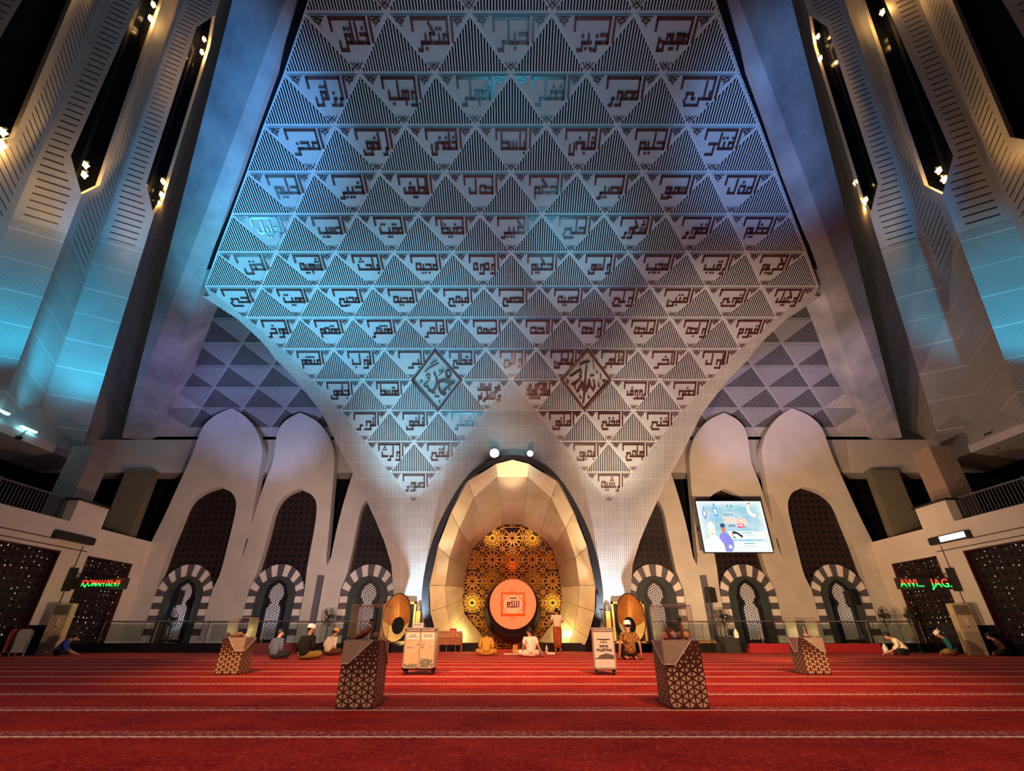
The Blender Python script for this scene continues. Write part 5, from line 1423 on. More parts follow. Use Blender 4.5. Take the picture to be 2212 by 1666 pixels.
flat('poster_features', [ellp(.135, .57, .012, .008, 8), ellp(.185, .57, .012, .008, 8), ellp(.16, .655, .022, .012, 10)], E_TEAL, .012)
flat('poster_man_blue', [[(.31, .99), (.30, .85), (.25, .74), (.27, .66), (.31, .63), (.36, .63), (.42, .70), (.45, .82), (.45, .90), (.40, .99)]], E_BLUE, .012)
flat('poster_face', [ellp(.335, .56, .030, .07)], E_BR, .015); flat('poster_cap', [[(.305, .53), (.30, .455), (.36, .45), (.375, .52)]], E_NAVY, .017); flat('poster_hands', [ellp(.39, .90, .025, .035)], E_WHITE, .016)
flat('poster_flag', [[(.45, .63), (.48, .60), (.54, .62), (.60, .68), (.61, .73), (.58, .72), (.53, .66), (.47, .65)]], E_BLK, .012); flat('poster_flag', [[(.45, .70), (.48, .70), (.52, .74), (.49, .74), (.46, .73)]], E_GRN, .012); flat('poster_flag', [[(.45, .62), (.455, .70), (.475, .675)]], E_RED, .014)

# running-text boards
def mat_led(zm):
    s = NT('led_letters_%s' % str(zm)[:5]); tc = s.n('ShaderNodeUVMap'); sp = s.n('ShaderNodeSeparateXYZ'); g = s.n('ShaderNodeNewGeometry'); s.t.links.new(g.outputs['Position'], sp.inputs[0])
    k = s.ma('GREATER_THAN', sp.outputs[2], zm); return s.done((.02, .02, .02), .5, emit=s.mix(k, (.02, .85, .08), (1.0, .03, .01)), es=3.2)
for sg in (-1, 1):
    side = 'left' if sg < 0 else 'right'; Yb = 20.5; xw, xi = 18.15 * sg, 15.65 * sg; za, zb = 2.30, 2.72
    r = thing('running_text_board', 'long black LED text board with red and green letters on the %s side wall' % side, 'sign', (xw, Yb, za))
    b = MB(); b.bx(xw, xi, Yb - .05, Yb + .06, za, zb); b.build('board', [M_BMAT], r, world=True)
    b = MB(); b.bx(xw, xw - .34 * sg, Yb - .09, Yb - .052, za - .08, zb + .38); b.build('bracket_plate', [M_BMAT], r, world=True)
    b = MB(); b.tube([(xw, Yb, zb + .3), (xw - .9 * sg, Yb, zb)], .012, 5); b.build('stay_cable', [M_BMAT], r, world=True)
    fb = lambda a, z, k: Vector((a, Yb - .052 - k, z)) - Vector((xw, Yb, za))
    b = MB()
    for i in range(5): b.prism(ellp(xw - sg * (.22 + (.07 if i in (1, 3) else -.07 if i in (0, 4) else 0)), (za + zb) / 2 + (.1 if i in (0, 1) else -.1 if i in (3, 4) else 0), .045, .045, 10), fb, 0, .006, 0, back=False)
    b.build('rosette_mark', [M_PAPER], r)
    zm = (za + zb) / 2
    for t, x, sz, wd in ((('IQOMAH', -17.0, .34, .92), ('00:49', -16.2, .34, .56)) if sg < 0 else (('AWI...', 16.22, .40, .95), ('JAG.', 17.4, .44, .85))):
        text_mesh(t, sz, 'led_text', [mat_led(zm)], r, lambda a, z, k: fb(x + a, zm + z, k), .004, .01, width=wd)
    point((16.2 * sg, Yb - .4, zb + .1), 4, (1, .1, .05), .1); point((16.2 * sg, Yb - .4, za - .1), 4, (.1, 1, .15), .1)

# wall lights under the parapet blocks
for sg in (-1, 1):
    side = 'left' if sg < 0 else 'right'; xw = 18.2 * sg
    r = thing('wall_light', 'long box light below the parapet block of the %s balcony, %s' % (side, 'unlit' if sg < 0 else 'lit white'), 'light', (xw, 19.95, 4.1))
    b = MB(); b.bx(xw, xw - .22 * sg, 19.0, 20.9, 4.06, 4.34); b.build('housing', [M_BMAT], r, world=True)
    if sg > 0:
        b = MB(); b.bx(xw - .222 * sg, xw - .235 * sg, 19.08, 20.3, 4.10, 4.31); b.build('lit_panel', [em('light_panel_white', (.75, .9, 1.0), 2.2)], r, world=True)
# camera and uplight on the ring beams
r = thing('security_camera', 'small black floodlight on arm on the right ring beam', 'floodlight', PX(2143, 946, 22.4)); b = MB(); b.box((0, -.05, .1), (.30, .42, .26)); b.build('body', [M_BMAT], r); b = MB(); b.tube([(.1, .1, 0), (.3, .3, -.35), (.45, .35, -.4)], .03, 6); b.build('arm', [M_BMAT], r)
r.name = 'floodlight'
p = PX(62, 928, -22.05)
r = thing('uplight_bar', 'bright cyan uplight bar on the left ring beam', 'light', p); b = MB(); b.box((0, 0, 0), (.12, .75, .07), 0); b.build('lit_tube', [em('uplight_cyan', (.25, .85, 1.0), 16)], r); b = MB(); b.tube([(-.05, 0, -.02), (.02, -.25, -.45)], .03, 6); b.box((.02, -.25, -.5), (.2, .2, .12)); b.build('bracket', [M_BMAT], r)
spot(p + Vector((.25, 0, .1)), p + Vector((-.6, 1.0, 6)), 500, (.05, .65, 1.0), 90, 1.0, .1)
p = PX(4, 889, -21.9)
r = thing('uplight_bar', 'bright cyan uplight bar at the left picture edge', 'light', p); b = MB(); b.box((0, 0, 0), (.12, .6, .08), 0); b.build('lit_tube', [em('uplight_cyan2', (.25, .85, 1.0), 14)], r); b = MB(); b.tube([(0, 0, -.02), (.02, -.1, -.4)], .03, 6); b.build('bracket', [M_BMAT], r)

# glass balustrades on the platforms
M_POST = pm('post_dark_steel', (.16, .14, .13), .1, 8, .5, .3)
def balustrade(sg):
    side = 'left' if sg < 0 else 'right'; Yb = 23.1; xa, xb = (6.2, 18.0)
    zt = 1.195; r = thing('glass_balustrade', 'glass balustrade with thin steel rail along the %s arcade platform' % side, 'balustrade', (12 * sg, Yb, ZF), 0, 'arcade balustrades')
    b = MB(); b.tube([(xa * sg, Yb, zt), (xb * sg, Yb, zt)], .022, 8); b.build('handrail', [M_STEEL], r, world=True)
    n = 5; st = (xb - xa) / n
    for i in range(n + 1):
        x = (xa + i * st) * sg; b = MB(); b.tube([(x, Yb, .35), (x, Yb, .98), (x + .03, Yb, zt)], .018, 6); b.box((x, Yb, .5), (.09, .05, .03)); b.box((x, Yb, .95), (.09, .05, .03)); b.build('post', [M_POST], r, world=True)
    for i in range(n):
        b = MB(); b.bx((xa + i * st + .07) * sg, (xa + (i + 1) * st - .07) * sg, Yb - .006, Yb + .006, .42, 1.10); b.build('glass_panel', [mat_glass('balustrade_glass', (.82, .85, .84), .05) if (sg < 0 and i == 0) else bpy.data.materials['balustrade_glass']], r, world=True)
balustrade(-1); balustrade(1)

# pedestal fans
def fan(label, loc, rz, tilt=0.1, h=1.32):
    r = thing('pedestal_fan', label, 'fan', loc, rz, 'black pedestal fans')
    b = MB(); b.lathe([(.22, 0), (.22, .03), (.05, .06), (.03, .08)], 16); b.build('base', [M_BMAT], r)
    b = MB(); b.tube([(0, 0, .05), (0, 0, .7)], .028, 8); b.tube([(0, 0, .65), (0, .02, h - .05)], .018, 8); b.build('pole', [M_BMAT], r)
    M = Matrix.Translation((0, -.06, h)) @ Matrix.Rotation(pi / 2 + tilt, 4, 'X')
    c = MB(); R = .36
    for z, rr in ((.10, .14), (.09, .26), (.0, R), (-.09, .26)): c.tube([M @ Vector((rr * cos(2 * pi * i / 28), rr * sin(2 * pi * i / 28), z)) for i in range(28)], .009 if rr == R else .005, 5, close=True)
    for i in range(26):
        a = 2 * pi * i / 26
        c.tube([M @ Vector((q * cos(a), q * sin(a), z)) for q, z in ((.08, .11), (.22, .10), (.32, .06), (R, 0), (.30, -.08), (.1, -.1))], .0035, 4)
    c.build('guard', [M_BMAT], r)
    b = MB()
    for i in range(3):
        a = 2 * pi * i / 3
        pts = [M @ Vector((q * cos(a + o), q * sin(a + o), z)) for q, o, z in ((.06, -.3, .03), (.30, -.28, .05), (.32, .1, .02), (.26, .45, -.02), (.06, .3, -.03))]; b.poly(pts); b.poly([p + Vector((0, .006, 0)) for p in reversed(pts)])
    b.build('blades', [pm('fan_blade_grey', (.05, .045, .05), .2, 4, .4) if 'fan_blade_grey' not in bpy.data.materials else bpy.data.materials['fan_blade_grey']], r)
    b = MB(); b.lathe([(.02, .125), (.075, .12), (.08, .10), (.0801, .0)], 16, (0, 0, 0), 0, M); b.tube([M @ Vector((0, 0, -.02)), M @ Vector((0, 0, -.22))], [.085, .06], 12); b.build('motor', [M_BMAT], r)
    b = MB(); b.lathe([(.0001, .13), (.028, .129), (.028, .12)], 12, (0, 0, 0), 0, M); b.build('hub_badge', [M_PAPER], r)
    b = MB(); b.tube([(0, .04, h - .1), (.10, .06, h - .22), (.10, .04, h - .40), (.02, 0, .72)], .008, 5); b.build('cord', [M_BMAT], r)
    return r
def plat(x, y, Y): p = PY(x, y, Y); return (p.x, Y, .35)
fan('black pedestal fan before the left arcade, behind the man with yellow cap', plat(708, 1352, 22.97), radians(-14), .1, 1.02)
fan('black pedestal fan below the lit display screen', (PY(1560, 1340, 22.7).x, 22.6, 0.55), radians(16), .1, .82)
fan('black pedestal fan right, nearer the striped doorway', plat(1912, 1345, 22.2)[:2] + (0,), radians(22), .1, 1.38)
fan('black pedestal fan farthest right, by the lit wall screen', plat(1967, 1345, 22.2)[:2] + (0,), radians(34), .1, 1.38)
fan('black pedestal fan in shade below the left loudspeaker', plat(372, 1345, 23.6), radians(-20), .1, .95)

# loudspeakers on poles
def speaker(label, loc, rz, h, base_z):
    r = thing('loudspeaker_stand', label, 'loudspeaker', (loc[0], loc[1], base_z), rz, 'loudspeakers on poles'); hh = h - base_z
    b = MB()
    for i in range(3): a = 2 * pi * i / 3 + .5; b.tube([(0, 0, .32), (.32 * cos(a), .32 * sin(a), .01)], .014, 6)
    b.build('tripod', [M_BMAT], r); b = MB(); b.tube([(0, 0, .1), (0, 0, hh)], .02, 8); b.build('pole', [M_BMAT], r)
    b = MB(); w0, w1, dd, sh = .36, .24, .32, .62
    f = lambda x, y, z: (x, y, z)
    b.prism([(-w0 / 2, -dd / 2), (w0 / 2, -dd / 2), (w1 / 2, dd / 2), (-w1 / 2, dd / 2)], f, hh, hh + sh); b.build('cabinet', [M_BMAT], r)
    b = MB(); b.box((0, -dd / 2 - .006, hh + sh / 2), (w0 - .05, .012, sh - .06)); b.build('grille', [pm('speaker_grille', (.01, .01, .012), .4, 60, .5)], r)
    return r
a = PY(1538, 1300, 23.6); speaker('black loudspeaker on a pole between the two nearer right arches', (a.x, 23.6), radians(14), PY(1538, 1302, 23.6).z, .35)
a = PY(1838, 1300, 23.7); speaker('black loudspeaker on a pole in front of the farthest right doorway', (a.x, 23.7), radians(18), PY(1838, 1308, 23.7).z, .35)
a = PY(383, 1300, 23.9); speaker('black loudspeaker on a pole in front of the farthest left doorway', (a.x, 23.9), radians(-18), PY(383, 1307, 23.9).z, .35)

# floor-standing air conditioners
for sg in (-1, 1):
    side = 'left' if sg < 0 else 'right'
    r = thing('air_conditioner', 'tall cream floor-standing air conditioner by the %s wall' % side, 'air conditioner', (17.45 * sg, 20.15, 0), radians(12 * -sg))
    b = MB(); b.box((0, 0, .88), (.58, .34, 1.76)); b.build('cabinet', [pm('ac_cream_' + side, (.55, .42, .24), .06, 3, .5)], r)
    b = MB(); b.box((0, -.172, 1.52), (.50, .012, .34)); b.build('outlet_grille', [pm('ac_grille_' + side, (.12, .10, .07), .1, 5, .5)], r)
    b = MB()
    for i in range(9): b.box((0, -.18, 1.37 + i * .037), (.50, .012, .008))
    b.build('louvre', [M_BEIGE], r)
    b = MB(); b.box((0, -.173, .46), (.50, .01, .62)); b.build('intake_panel', [M_BEIGE], r)
    b = MB(); b.box((.02, -.176, 1.12), (.09, .01, .30)); b.build('label_strip', [M_PAPER], r); b = MB(); b.box((.0, -.18, .95), (.12, .014, .022)); b.build('display', [M_BMAT], r)

# folding chairs leaning by the left wall
for (x, y, c, l) in ((56, 1414, (.45, .06, .035), 'folded red chair leaning at the dark left wall'), (75, 1414, (.28, .27, .26), 'folded grey chair leaning at the dark left wall')):
    p = PZ(x, 1417.0); r = thing('folding_chair', l, 'chair', (-17.45 - (.28 if x < 60 else 0), 18.9, 0), radians(40)); m = pm('chair_%d' % x, c, .15, 6, .5)
    b = MB(); b.prism([(-.19, .42), (.19, .42), (.19, .78), (.12, .86), (-.12, .86), (-.19, .78)], lambda a, z, k: Vector((a, .02 + z * .22 + k, z)), 0, .03); b.build('backrest', [m], r)
    b = MB(); b.prism([(-.18, .12), (.18, .12), (.18, .42), (-.18, .42)], lambda a, z, k: Vector((a, -.04 + z * .22 + k, z)), 0, .03); b.build('seat', [m], r)
    for s in (-1, 1): b = MB(); b.tube([(s * .2, 0, 0), (s * .2, .17, .8)], .013, 6); b.build('leg', [m], r); b = MB(); b.tube([(s * .17, -.07, 0), (s * .17, .06, .5)], .012, 6); b.build('leg', [m], r)

# reading table with a red box, left of the niche
p = PZ(972, 1409); r = thing('writing_desk', 'low carved red-brown desk on posts left of the golden niche', 'desk', (p.x, p.y, 0))
w = 1.02; b = MB(); b.box((0, 0, .80), (w + .04, .46, .03)); b.build('top', [M_WOOD], r); b = MB(); b.box((0, -.2, .53), (w - .04, .02, .50)); b.build('front_panel', [M_WOOD], r)
b = MB(); b.box((0, -.215, .66), (w - .06, .012, .13))
b.build('carved_band', [M_WOOD2], r)
for i in range(5): b = MB(); b.box((-.38 + i * .19, -.224, .67), (.12, .01, .035)); b.build('carving', [M_BROWN], r)
for x in (-1, 1):
    for y in (-1, 1): b = MB(); b.box((x * w / 2 * .97, y * .2, .39), (.035, .035, .78)); b.build('leg', [M_WOOD], r)
for x in (-.18, .22): b = MB(); b.box((x, .1, .14), (.02, .02, .28)); b.build('inner_post', [M_STEEL], r)
b = MB(); b.prism([(-.16, 0), (.16, 0), (.13, .11), (-.13, .11)], lambda a, z, k: Vector((a, k, z)), -.09, .09); o = b.build('red_box', [pm('red_plastic', (.55, .02, .05), .1, 5, .35)]); o.location = (p.x + .1, p.y, .815); tag(o, 'small red box lying on the carved desk', 'box')
# Quran rest, books, bottle on the carpet
p = PZ(1113, 1411); r = thing('book_rest', 'low folding wooden book rest on the carpet before the niche', 'book rest', (p.x, p.y, 0)); b = MB()
b.box((0, 0, .15), (.20, .02, .32), 0, 0, .5); b.build('leaf', [M_WOOD2], r); b = MB(); b.box((0, .03, .15), (.20, .02, .32), 0, 0, -.5); b.build('leaf', [M_WOOD2], r)
p = PZ(1108, 1414); b = MB(); b.box((0, 0, .015), (.72, .20, .03)); o = b.build('prayer_slip', [M_PAPER]); o.location = (p.x, p.y, .002); o.name = 'paper_sheet'; tag(o, 'long pale paper sheet lying on the carpet before the book rest', 'paper')
p = PZ(1190, 1413.5); b = MB(); b.box((0, 0, .025), (.30, .22, .05)); b.box((.0, 0, .051), (.29, .21, .004)); o = b.build('white_book', [M_WHITE]); o.location = (p.x, p.y, .001); tag(o, 'thick white book lying on the carpet right of the man in white shirt', 'book')
p = PZ(1181, 1411); r = thing('water_bottle', 'small clear water bottle standing behind the white book', 'bottle', (p.x, p.y, 0)); b = MB(); b.lathe([(.045, 0), (.048, .02), (.048, .17), (.02, .23), (.018, .25)], 12); b.build('body', [pm('bottle_plastic', (.7, .68, .6), .1, 5, .15)], r, True); b = MB(); b.lathe([(.022, .25), (.022, .285), (.001, .286)], 12); b.build('cap', [M_WHITE], r, True); b = MB(); b.lathe([(.05, .08), (.05, .14)], 12); b.build('label_band', [M_WOOD2], r)
b = MB(); p = PZ(1107, 1404.5); b.box((0, 0, .02), (2.0, .25, .04)); o = b.build('prayer_rug', [pm('rug_crimson', (.50, .01, .03), .2, 14, .9)]); o.location = (p.x, p.y - .6, .001); tag(o, 'narrow crimson rug at the foot of the star lattice', 'rug')
# printed stand-up notice beside the niche
p = PY(902, 1376, 22.6); r = thing('notice_board', 'white printed notice standing left of the niche behind the wide donation box', 'notice', (p.x, 22.6, 0)); fnb = lambda a, z, k: Vector((a, .03 - k - .1 * (z - .4), z))
b = MB(); b.prism([(-.22, .30), (.22, .30), (.22, 1.12), (-.22, 1.12)], fnb, 0, .02); b.build('sheet', [M_WHITE], r); b = MB(); b.prism([(-.20, .70), (-.09, .80), (-.20, .90)], fnb, .02, .024, 0, back=False); b.build('red_mark', [pm('mark_maroon', (.25, .01, .04), .1, 4, .5)], r)
b = MB(); b.tube([(-.18, .05, 0), (-.18, .0, .4)], .012, 5); b.tube([(.18, .05, 0), (.18, .0, .4)], .012, 5); b.tube([(0, .4, 0), (0, 0, .8)], .012, 5); b.build('easel', [M_BMAT], r); b = MB(); b.prism([(-.20, 1.04), (.14, 1.04), (.14, 1.06), (-.20, 1.06)], fnb, .02, .024, 0, back=False); b.build('text_line', [M_INK], r)
# folded black tripod right of the niche
p = PY(1298, 1376, 22.9); r = thing('camera_tripod', 'slim black tripod leaning right of the golden niche', 'tripod', (p.x, 22.9, 0))
for dx, dy in ((-.18, 0), (.2, .1), (.55, .2)): b = MB(); b.tube([(dx, dy, 0), (.1, .05, 1.35)], .016, 6); b.build('leg', [M_BMAT], r)
b = MB(); b.tube([(.1, .05, 1.3), (.1, .05, 1.62)], .02, 6); b.box((.12, .03, 1.66), (.16, .06, .06), 0, .3); b.build('head', [M_BMAT], r); b = MB(); b.tube([(.3, .1, .55), (-.1, .05, .6)], .01, 5); b.tube([(.12, .03, 1.6), (-.12, 0, 1.38)], .008, 5); b.build('brace', [M_BMAT], r)
# low bench, black crate, jug, red steps on the right
p = PZ(1526, 1408); r = thing('low_table', 'low wooden reading table standing before the right arcade', 'table', (p.x, p.y, 0)); b = MB(); b.box((0, 0, .42), (1.05, .4, .03)); b.build('top', [M_WOOD], r); b = MB(); b.box((0, -.17, .26), (.96, .02, .3)); b.build('front_panel', [M_WOOD2], r)
for x in (-1, 1): b = MB(); b.box((x * .48, 0, .2), (.04, .36, .40)); b.build('side_board', [M_WOOD], r)
p = PZ(1576, 1409); r = thing('black_crate', 'black crate carrying a fan before the right arcade', 'crate', (PY(1560, 1340, 22.7).x + .1, 22.6, 0)); b = MB(); b.box((0, 0, .27), (.60, .55, .52)); b.build('body', [M_BMAT], r); b = MB(); b.box((0, 0, .535), (.66, .6, .03)); b.build('lid', [M_BMAT], r)
for sg, xs in ((1, ((1621, 1730), (1776, 1905))), (-1, ((540, 640),))):
    for i, (xa, xb) in enumerate(xs):
        a, c = PY(xa, 1405, 22.75).x, PY(xb, 1405, 22.75).x
        nm = ('red carpeted platform front left of the far right pedestal', 'red carpeted platform front right of the far right pedestal')[i] if sg > 0 else 'dull red-brown carpeted platform front behind the seated men at left'
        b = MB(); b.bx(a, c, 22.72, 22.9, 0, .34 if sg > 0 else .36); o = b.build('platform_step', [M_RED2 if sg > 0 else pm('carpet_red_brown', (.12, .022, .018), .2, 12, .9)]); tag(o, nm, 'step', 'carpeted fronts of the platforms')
a, c = PY(1618, 1408, 22.5).x, PY(1660, 1408, 22.5).x; b = MB(); b.bx(a, c, 22.42, 22.715, 0, .17); tag(b.build('carpet_step', [M_RED2]), 'low red carpeted step before the right platform', 'step')
# white jugs
for (x, Y, z, l) in ((1592, 22.5, .55, 'white water jug on the black crate by the fan'), (1905, 22.0, 0, 'white lantern-shaped jug behind the man in white at right')):
    p = PY(x, 1380, Y); r = thing('water_jug', l, 'jug', (p.x, Y, z)); b = MB(); b.lathe([(.09, 0), (.10, .02), (.10, .2), (.05, .3), (.04, .34)], 14); b.build('body', [M_WHITE], r, True); b = MB(); b.lathe([(.045, .34), (.045, .38), (.001, .385)], 12); b.build('cap', [pm('jug_cap_%d' % x, (.1, .1, .3), .1, 5, .4)], r)

# ------------------------------------------------------------------ people
M_SKIN = pm('skin_brown', (.42, .20, .11), .08, 14, .5); M_HAIR = pm('hair_black', (.008, .007, .007), .3, 30, .55)
def cloth(name, c, var=.10, scale=7):
    s = NT(name); _, vec = s.xyz('Object'); n1 = s.noise(scale, vec, 4, .6); k = s.ramp(n1, .3, .7)
    w = s.n('ShaderNodeTexWave'); w.inputs['Scale'].default_value = 2.2; w.inputs['Distortion'].default_value = 11; w.inputs['Detail'].default_value = 2; s.t.links.new(vec, w.inputs[0])
    s.bump(w.outputs['Fac'], .4, .02)
    return s.done(s.mix(k, [x * (1 - var) for x in c], [min(1, x * (1 + var)) for x in c]), .85, spec=.2)
def mat_batik():
    s = NT('cloth_batik_brown'); _, vec = s.xyz('Object'); v = s.n('ShaderNodeTexWave'); v.inputs['Scale'].default_value = 7; v.inputs['Distortion'].default_value = 22; v.inputs['Detail'].default_value = 4; s.t.links.new(vec, v.inputs[0])
    return s.done(s.mix(s.ramp(v.outputs['Fac'], .35, .6), (.045, .018, .009), (.40, .18, .05)), .8, spec=.2)
def skin(name, mat, parent, nodes, edges, sub=2):
    """nodes: {key: (co, radius)}; grows one continuous surface along the edges"""
    ks = list(nodes); ix = {k: i for i, k in enumerate(ks)}
    me = bpy.data.meshes.new(name); me.from_pydata([tuple(nodes[k][0]) for k in ks], [(ix[a], ix[b]) for a, b in edges], []); me.update()
    o = bpy.data.objects.new(name, me); COL.objects.link(o)
    o.modifiers.new('Skin', 'SKIN'); sk = me.skin_vertices[0].data
    for k in ks:
        r = nodes[k][1]; sk[ix[k]].radius = r if isinstance(r, tuple) else (r, r); sk[ix[k]].use_root = False
    sk[0].use_root = True
    o.modifiers['Skin'].use_smooth_shade = True
    m = o.modifiers.new('Sub', 'SUBSURF'); m.levels = sub; m.render_levels = sub
    me2 = bpy.data.meshes.new_from_object(o.evaluated_get(bpy.context.evaluated_depsgraph_get()))
    o.modifiers.clear(); old = o.data; o.data = me2; bpy.data.meshes.remove(old); me2.name = name
    me2.materials.clear(); me2.materials.append(mat)
    if parent: o.parent = parent
    return o
V = Vector
def person(label, loc, rz, pose, shirt, pants, cap=None, hair=True, lean=.12, side=0.0, look=0.0, nod=.1, scale=1.0, long_sleeve=True, arms='lap'):
    r = thing('person', label, 'person', loc, rz); r.scale = (scale,) * 3
    stand = pose == 'stand'
    pz = .95 if stand else .11 if pose != 'kneel' else .19
    base = V((0, 0, pz)); L = lean
    def up(h, x=0.0, f=0.0):
        k = h / .55
        return base + V((x + side * h, f + h * sin(L * (.6 + .5 * k)), h * cos(L * (.6 + .5 * k))))
    def hd(h, x=0.0, f=0.0):                       # head points follow the nod
        b0 = up(.495); a = L * 1.1 + nod
        ca, sa = cos(-look), sin(-look); xx, ff = x * ca - f * sa, x * sa + f * ca
        return b0 + V((xx + side * .05, ff * cos(a) + h * sin(a), h * cos(a) - ff * sin(a)))
    N = {}; E = []
    def add(k, co, rad, par=None):
        N[k] = (co, rad)
        if par: E.append((par, k))
    add('pelvis', up(.02), (.085, .065) if not stand else (.14, .11)); add('waist', up(.17), (.135, .105), 'pelvis'); add('chest', up(.34), (.165, .115), 'waist'); add('collar', up(.47), (.10, .08), 'chest')
    add('neck', up(.515), .052, 'collar'); add('jaw', hd(.07, 0, .015), (.062, .068), 'neck'); add('face', hd(.145, 0, .012), (.078, .090), 'jaw'); add('crown', hd(.215, 0, .0), (.060, .070), 'face')
    add('nose', hd(.12, 0, .115), .014, 'face')
    for s, n in ((-1, 'l'), (1, 'r')):
        add('ear' + n, hd(.13, s * .088, -.005), (.012, .02), 'face')
        sh = up(.43, s * .185); add('sh' + n, sh, .055, 'chest')
        if arms == 'lap': el, wr, hn, cu = up(.20, s * .245, -.01), up(.04, s * .15, .21), up(.02, s * .10, .29), V((-s * .6, .8, -.2))
        elif arms == 'floor': el, wr, hn, cu = up(.20, s * .27, -.03), V((s * .30, .05, .10)), V((s * .31, .10, .04)), V((0, 1, -.25))
        elif arms == 'lean': 
            if s > 0: el, wr, hn, cu = up(.20, .25, -.03), V((.36, -.02, .10)), V((.38, .02, .035)), V((.2, 1, -.1))
            else: el, wr, hn, cu = up(.20, -.24, .02), V((-.27, .12, .12)), V((-.27, .19, .08)), V((0, 1, -.2))
        elif arms == 'reach': el, wr, hn, cu = up(.22, s * .22, .10), up(.06, s * .16, .36), V((s * .13, .62, .06)), V((0, 1, -.3))
        else: el, wr, hn, cu = up(.20, s * .27, -.03), up(.22, s * .10, .17), up(.23, s * .03, .20), V((-s * .9, .3, .15))
        add('el' + n, el, .042, 'sh' + n); add('wr' + n, wr, .028, 'el' + n); add('palm' + n, hn, (.034, .018), 'wr' + n)
        cu = cu.normalized(); acr = cu.cross(V((0, 0, 1))).normalized()
        for j, (o, l) in enumerate(((-.026, .062), (-.009, .075), (.009, .070), (.026, .054))):
            p0 = hn + acr * o * .9 + cu * .035; add('f%s%d' % (n, j), p0, .010, 'palm' + n); add('g%s%d' % (n, j), p0 + cu * l * .6 - V((0, 0, .006)), .009, 'f%s%d' % (n, j)); add('h%s%d' % (n, j), p0 + cu * l - V((0, 0, .016)), .008, 'g%s%d' % (n, j))
        t0 = wr.lerp(hn, .5) - acr * s * .034; add('t%s' % n, t0, .011, 'palm' + n); add('u%s' % n, t0 + cu * .045 - acr * s * .012, .009, 't%s' % n)
        if stand: hp, kn, an, to = V((s * .09, 0, .88)), V((s * .10, .01, .48)), V((s * .10, 0, .08)), V((s * .12, .15, .03))
        elif pose == 'kneel': hp, kn, an, to = V((s * .10, .03, .19)), V((s * .17, .42, .10)), V((s * .13, .02, .07)), V((s * .12, -.14, .04))
        else: hp, kn, an, to = V((s * .10, .03, .12)), V((s * .38, .26, .15)), V((-s * .02, .40 + .04 * s, .07)), V((-s * .16, .40 + .05 * s, .05))
        add('hip' + n, hp, .088 if stand else .055, 'pelvis'); add('kn' + n, kn, .062 if stand else .05, 'hip' + n); add('an' + n, an, .040, 'kn' + n); add('to' + n, to, .032, 'an' + n)
    body = skin('body', M_SKIN, r, N, E)
    # shirt
    S = {}; ES = []
    def a2(k, co, rad, par=None):
        S[k] = (co, rad)
        if par: ES.append((par, k))
    a2('p', up(-.10 if stand else -.08 if pose == 'kneel' else -.04), (.190, .155)); a2('w', up(.16), (.168, .135), 'p'); a2('c', up(.33), (.192, .142), 'w'); a2('n', up(.455), (.115, .095), 'c'); a2('nk', up(.51), .068, 'n')
    for s, n in ((-1, 'l'), (1, 'r')):
        a2('s' + n, N['sh' + n][0], .080, 'c'); a2('e' + n, N['el' + n][0].lerp(N['sh' + n][0], .0 if long_sleeve else .25), .064, 's' + n)
        if long_sleeve: a2('w' + n, N['wr' + n][0].lerp(N['el' + n][0], .12), .047, 'e' + n)
    skin('shirt', shirt, r, S, ES)
    # trousers or sarong
    if stand:
        b = MB(); b.lathe([(.165, .98), (.19, .86), (.185, .6), (.172, .35), (.165, .17), (.15, .17), (.15, .9)], 22); M = Matrix.Diagonal((1.0, .78, 1.0))
        b.v = [tuple(M @ Vector(p)) for p in b.v]
        b.v = [(x * (1 + .05 * sin(9 * math.atan2(y, x))), y * (1 + .05 * sin(9 * math.atan2(y, x))), z) for x, y, z in b.v]
        b.build('sarong', [pants], r, True)
    else:
        T = {}; ET = []
        def a3(k, co, rad, par=None):
            T[k] = (co, rad)
            if par: ET.append((par, k))
        a3('p', up(.01), (.135, .11)); a3('w', up(.13), (.150, .115), 'p'); a3('pb', V((0, -.075, pz - .01)), (.135, .10), 'p')
        for s, n in ((-1, 'l'), (1, 'r')):
            a3('h' + n, N['hip' + n][0], .112, 'p'); a3('k' + n, N['kn' + n][0], .088, 'h' + n); a3('a' + n, N['an' + n][0].lerp(N['kn' + n][0], .15), .062, 'k' + n)
        o = skin('trousers', pants, r, T, ET)
    for o in list(COL.objects):
        if o.parent == r and o.type == 'MESH' and not stand:
            for v_ in o.data.vertices:
                if v_.co.z < .008: v_.co.z = .008
    rot = Matrix.Rotation(-(L * 1.1 + nod), 4, 'X') ; rot = rot @ Matrix.Rotation(-look, 4, 'Z')
    hc = hd(.155, 0, 0)
    if hair:
        hk = .93 if cap else 1.0
        b = MB(); b.ball((0, 0, 0), (.096 * hk, .112 * hk, .105 * (.80 if cap else 1)), 0, 16, 10)
        # keep the hair off the face: trim the front lower part
        b.v = [(x, y if not (y > .045 and z < .035) else .03, z if z > -.085 else -.085) for x, y, z in b.v]
        M = Matrix.Translation(hc + V((0, 0, .012))) @ rot; b.v = [tuple(M @ (V(p) + V((0, -.014, .01)))) for p in b.v]
        b.build('hair', [M_HAIR], r, True)
    if cap:
        b = MB(); b.lathe([(.104, -.02), (.108, .0), (.106, .05), (.094, .088), (.055, .108), (.001, .114)], 18); M = Matrix.Translation(hc) @ rot @ Matrix.Translation((0, -.006, .035)) @ Matrix.Diagonal((1, 1.12, 1, 1)); b.v = [tuple(M @ V(p)) for p in b.v]
        b.build('cap', [cap], r, True)
    for s in (-1, 1):
        b = MB(); b.ball(hd(.15, s * .032, .095), .011, 0, 8, 6); b.build('eye', [M_HAIR], r, True)
    return r
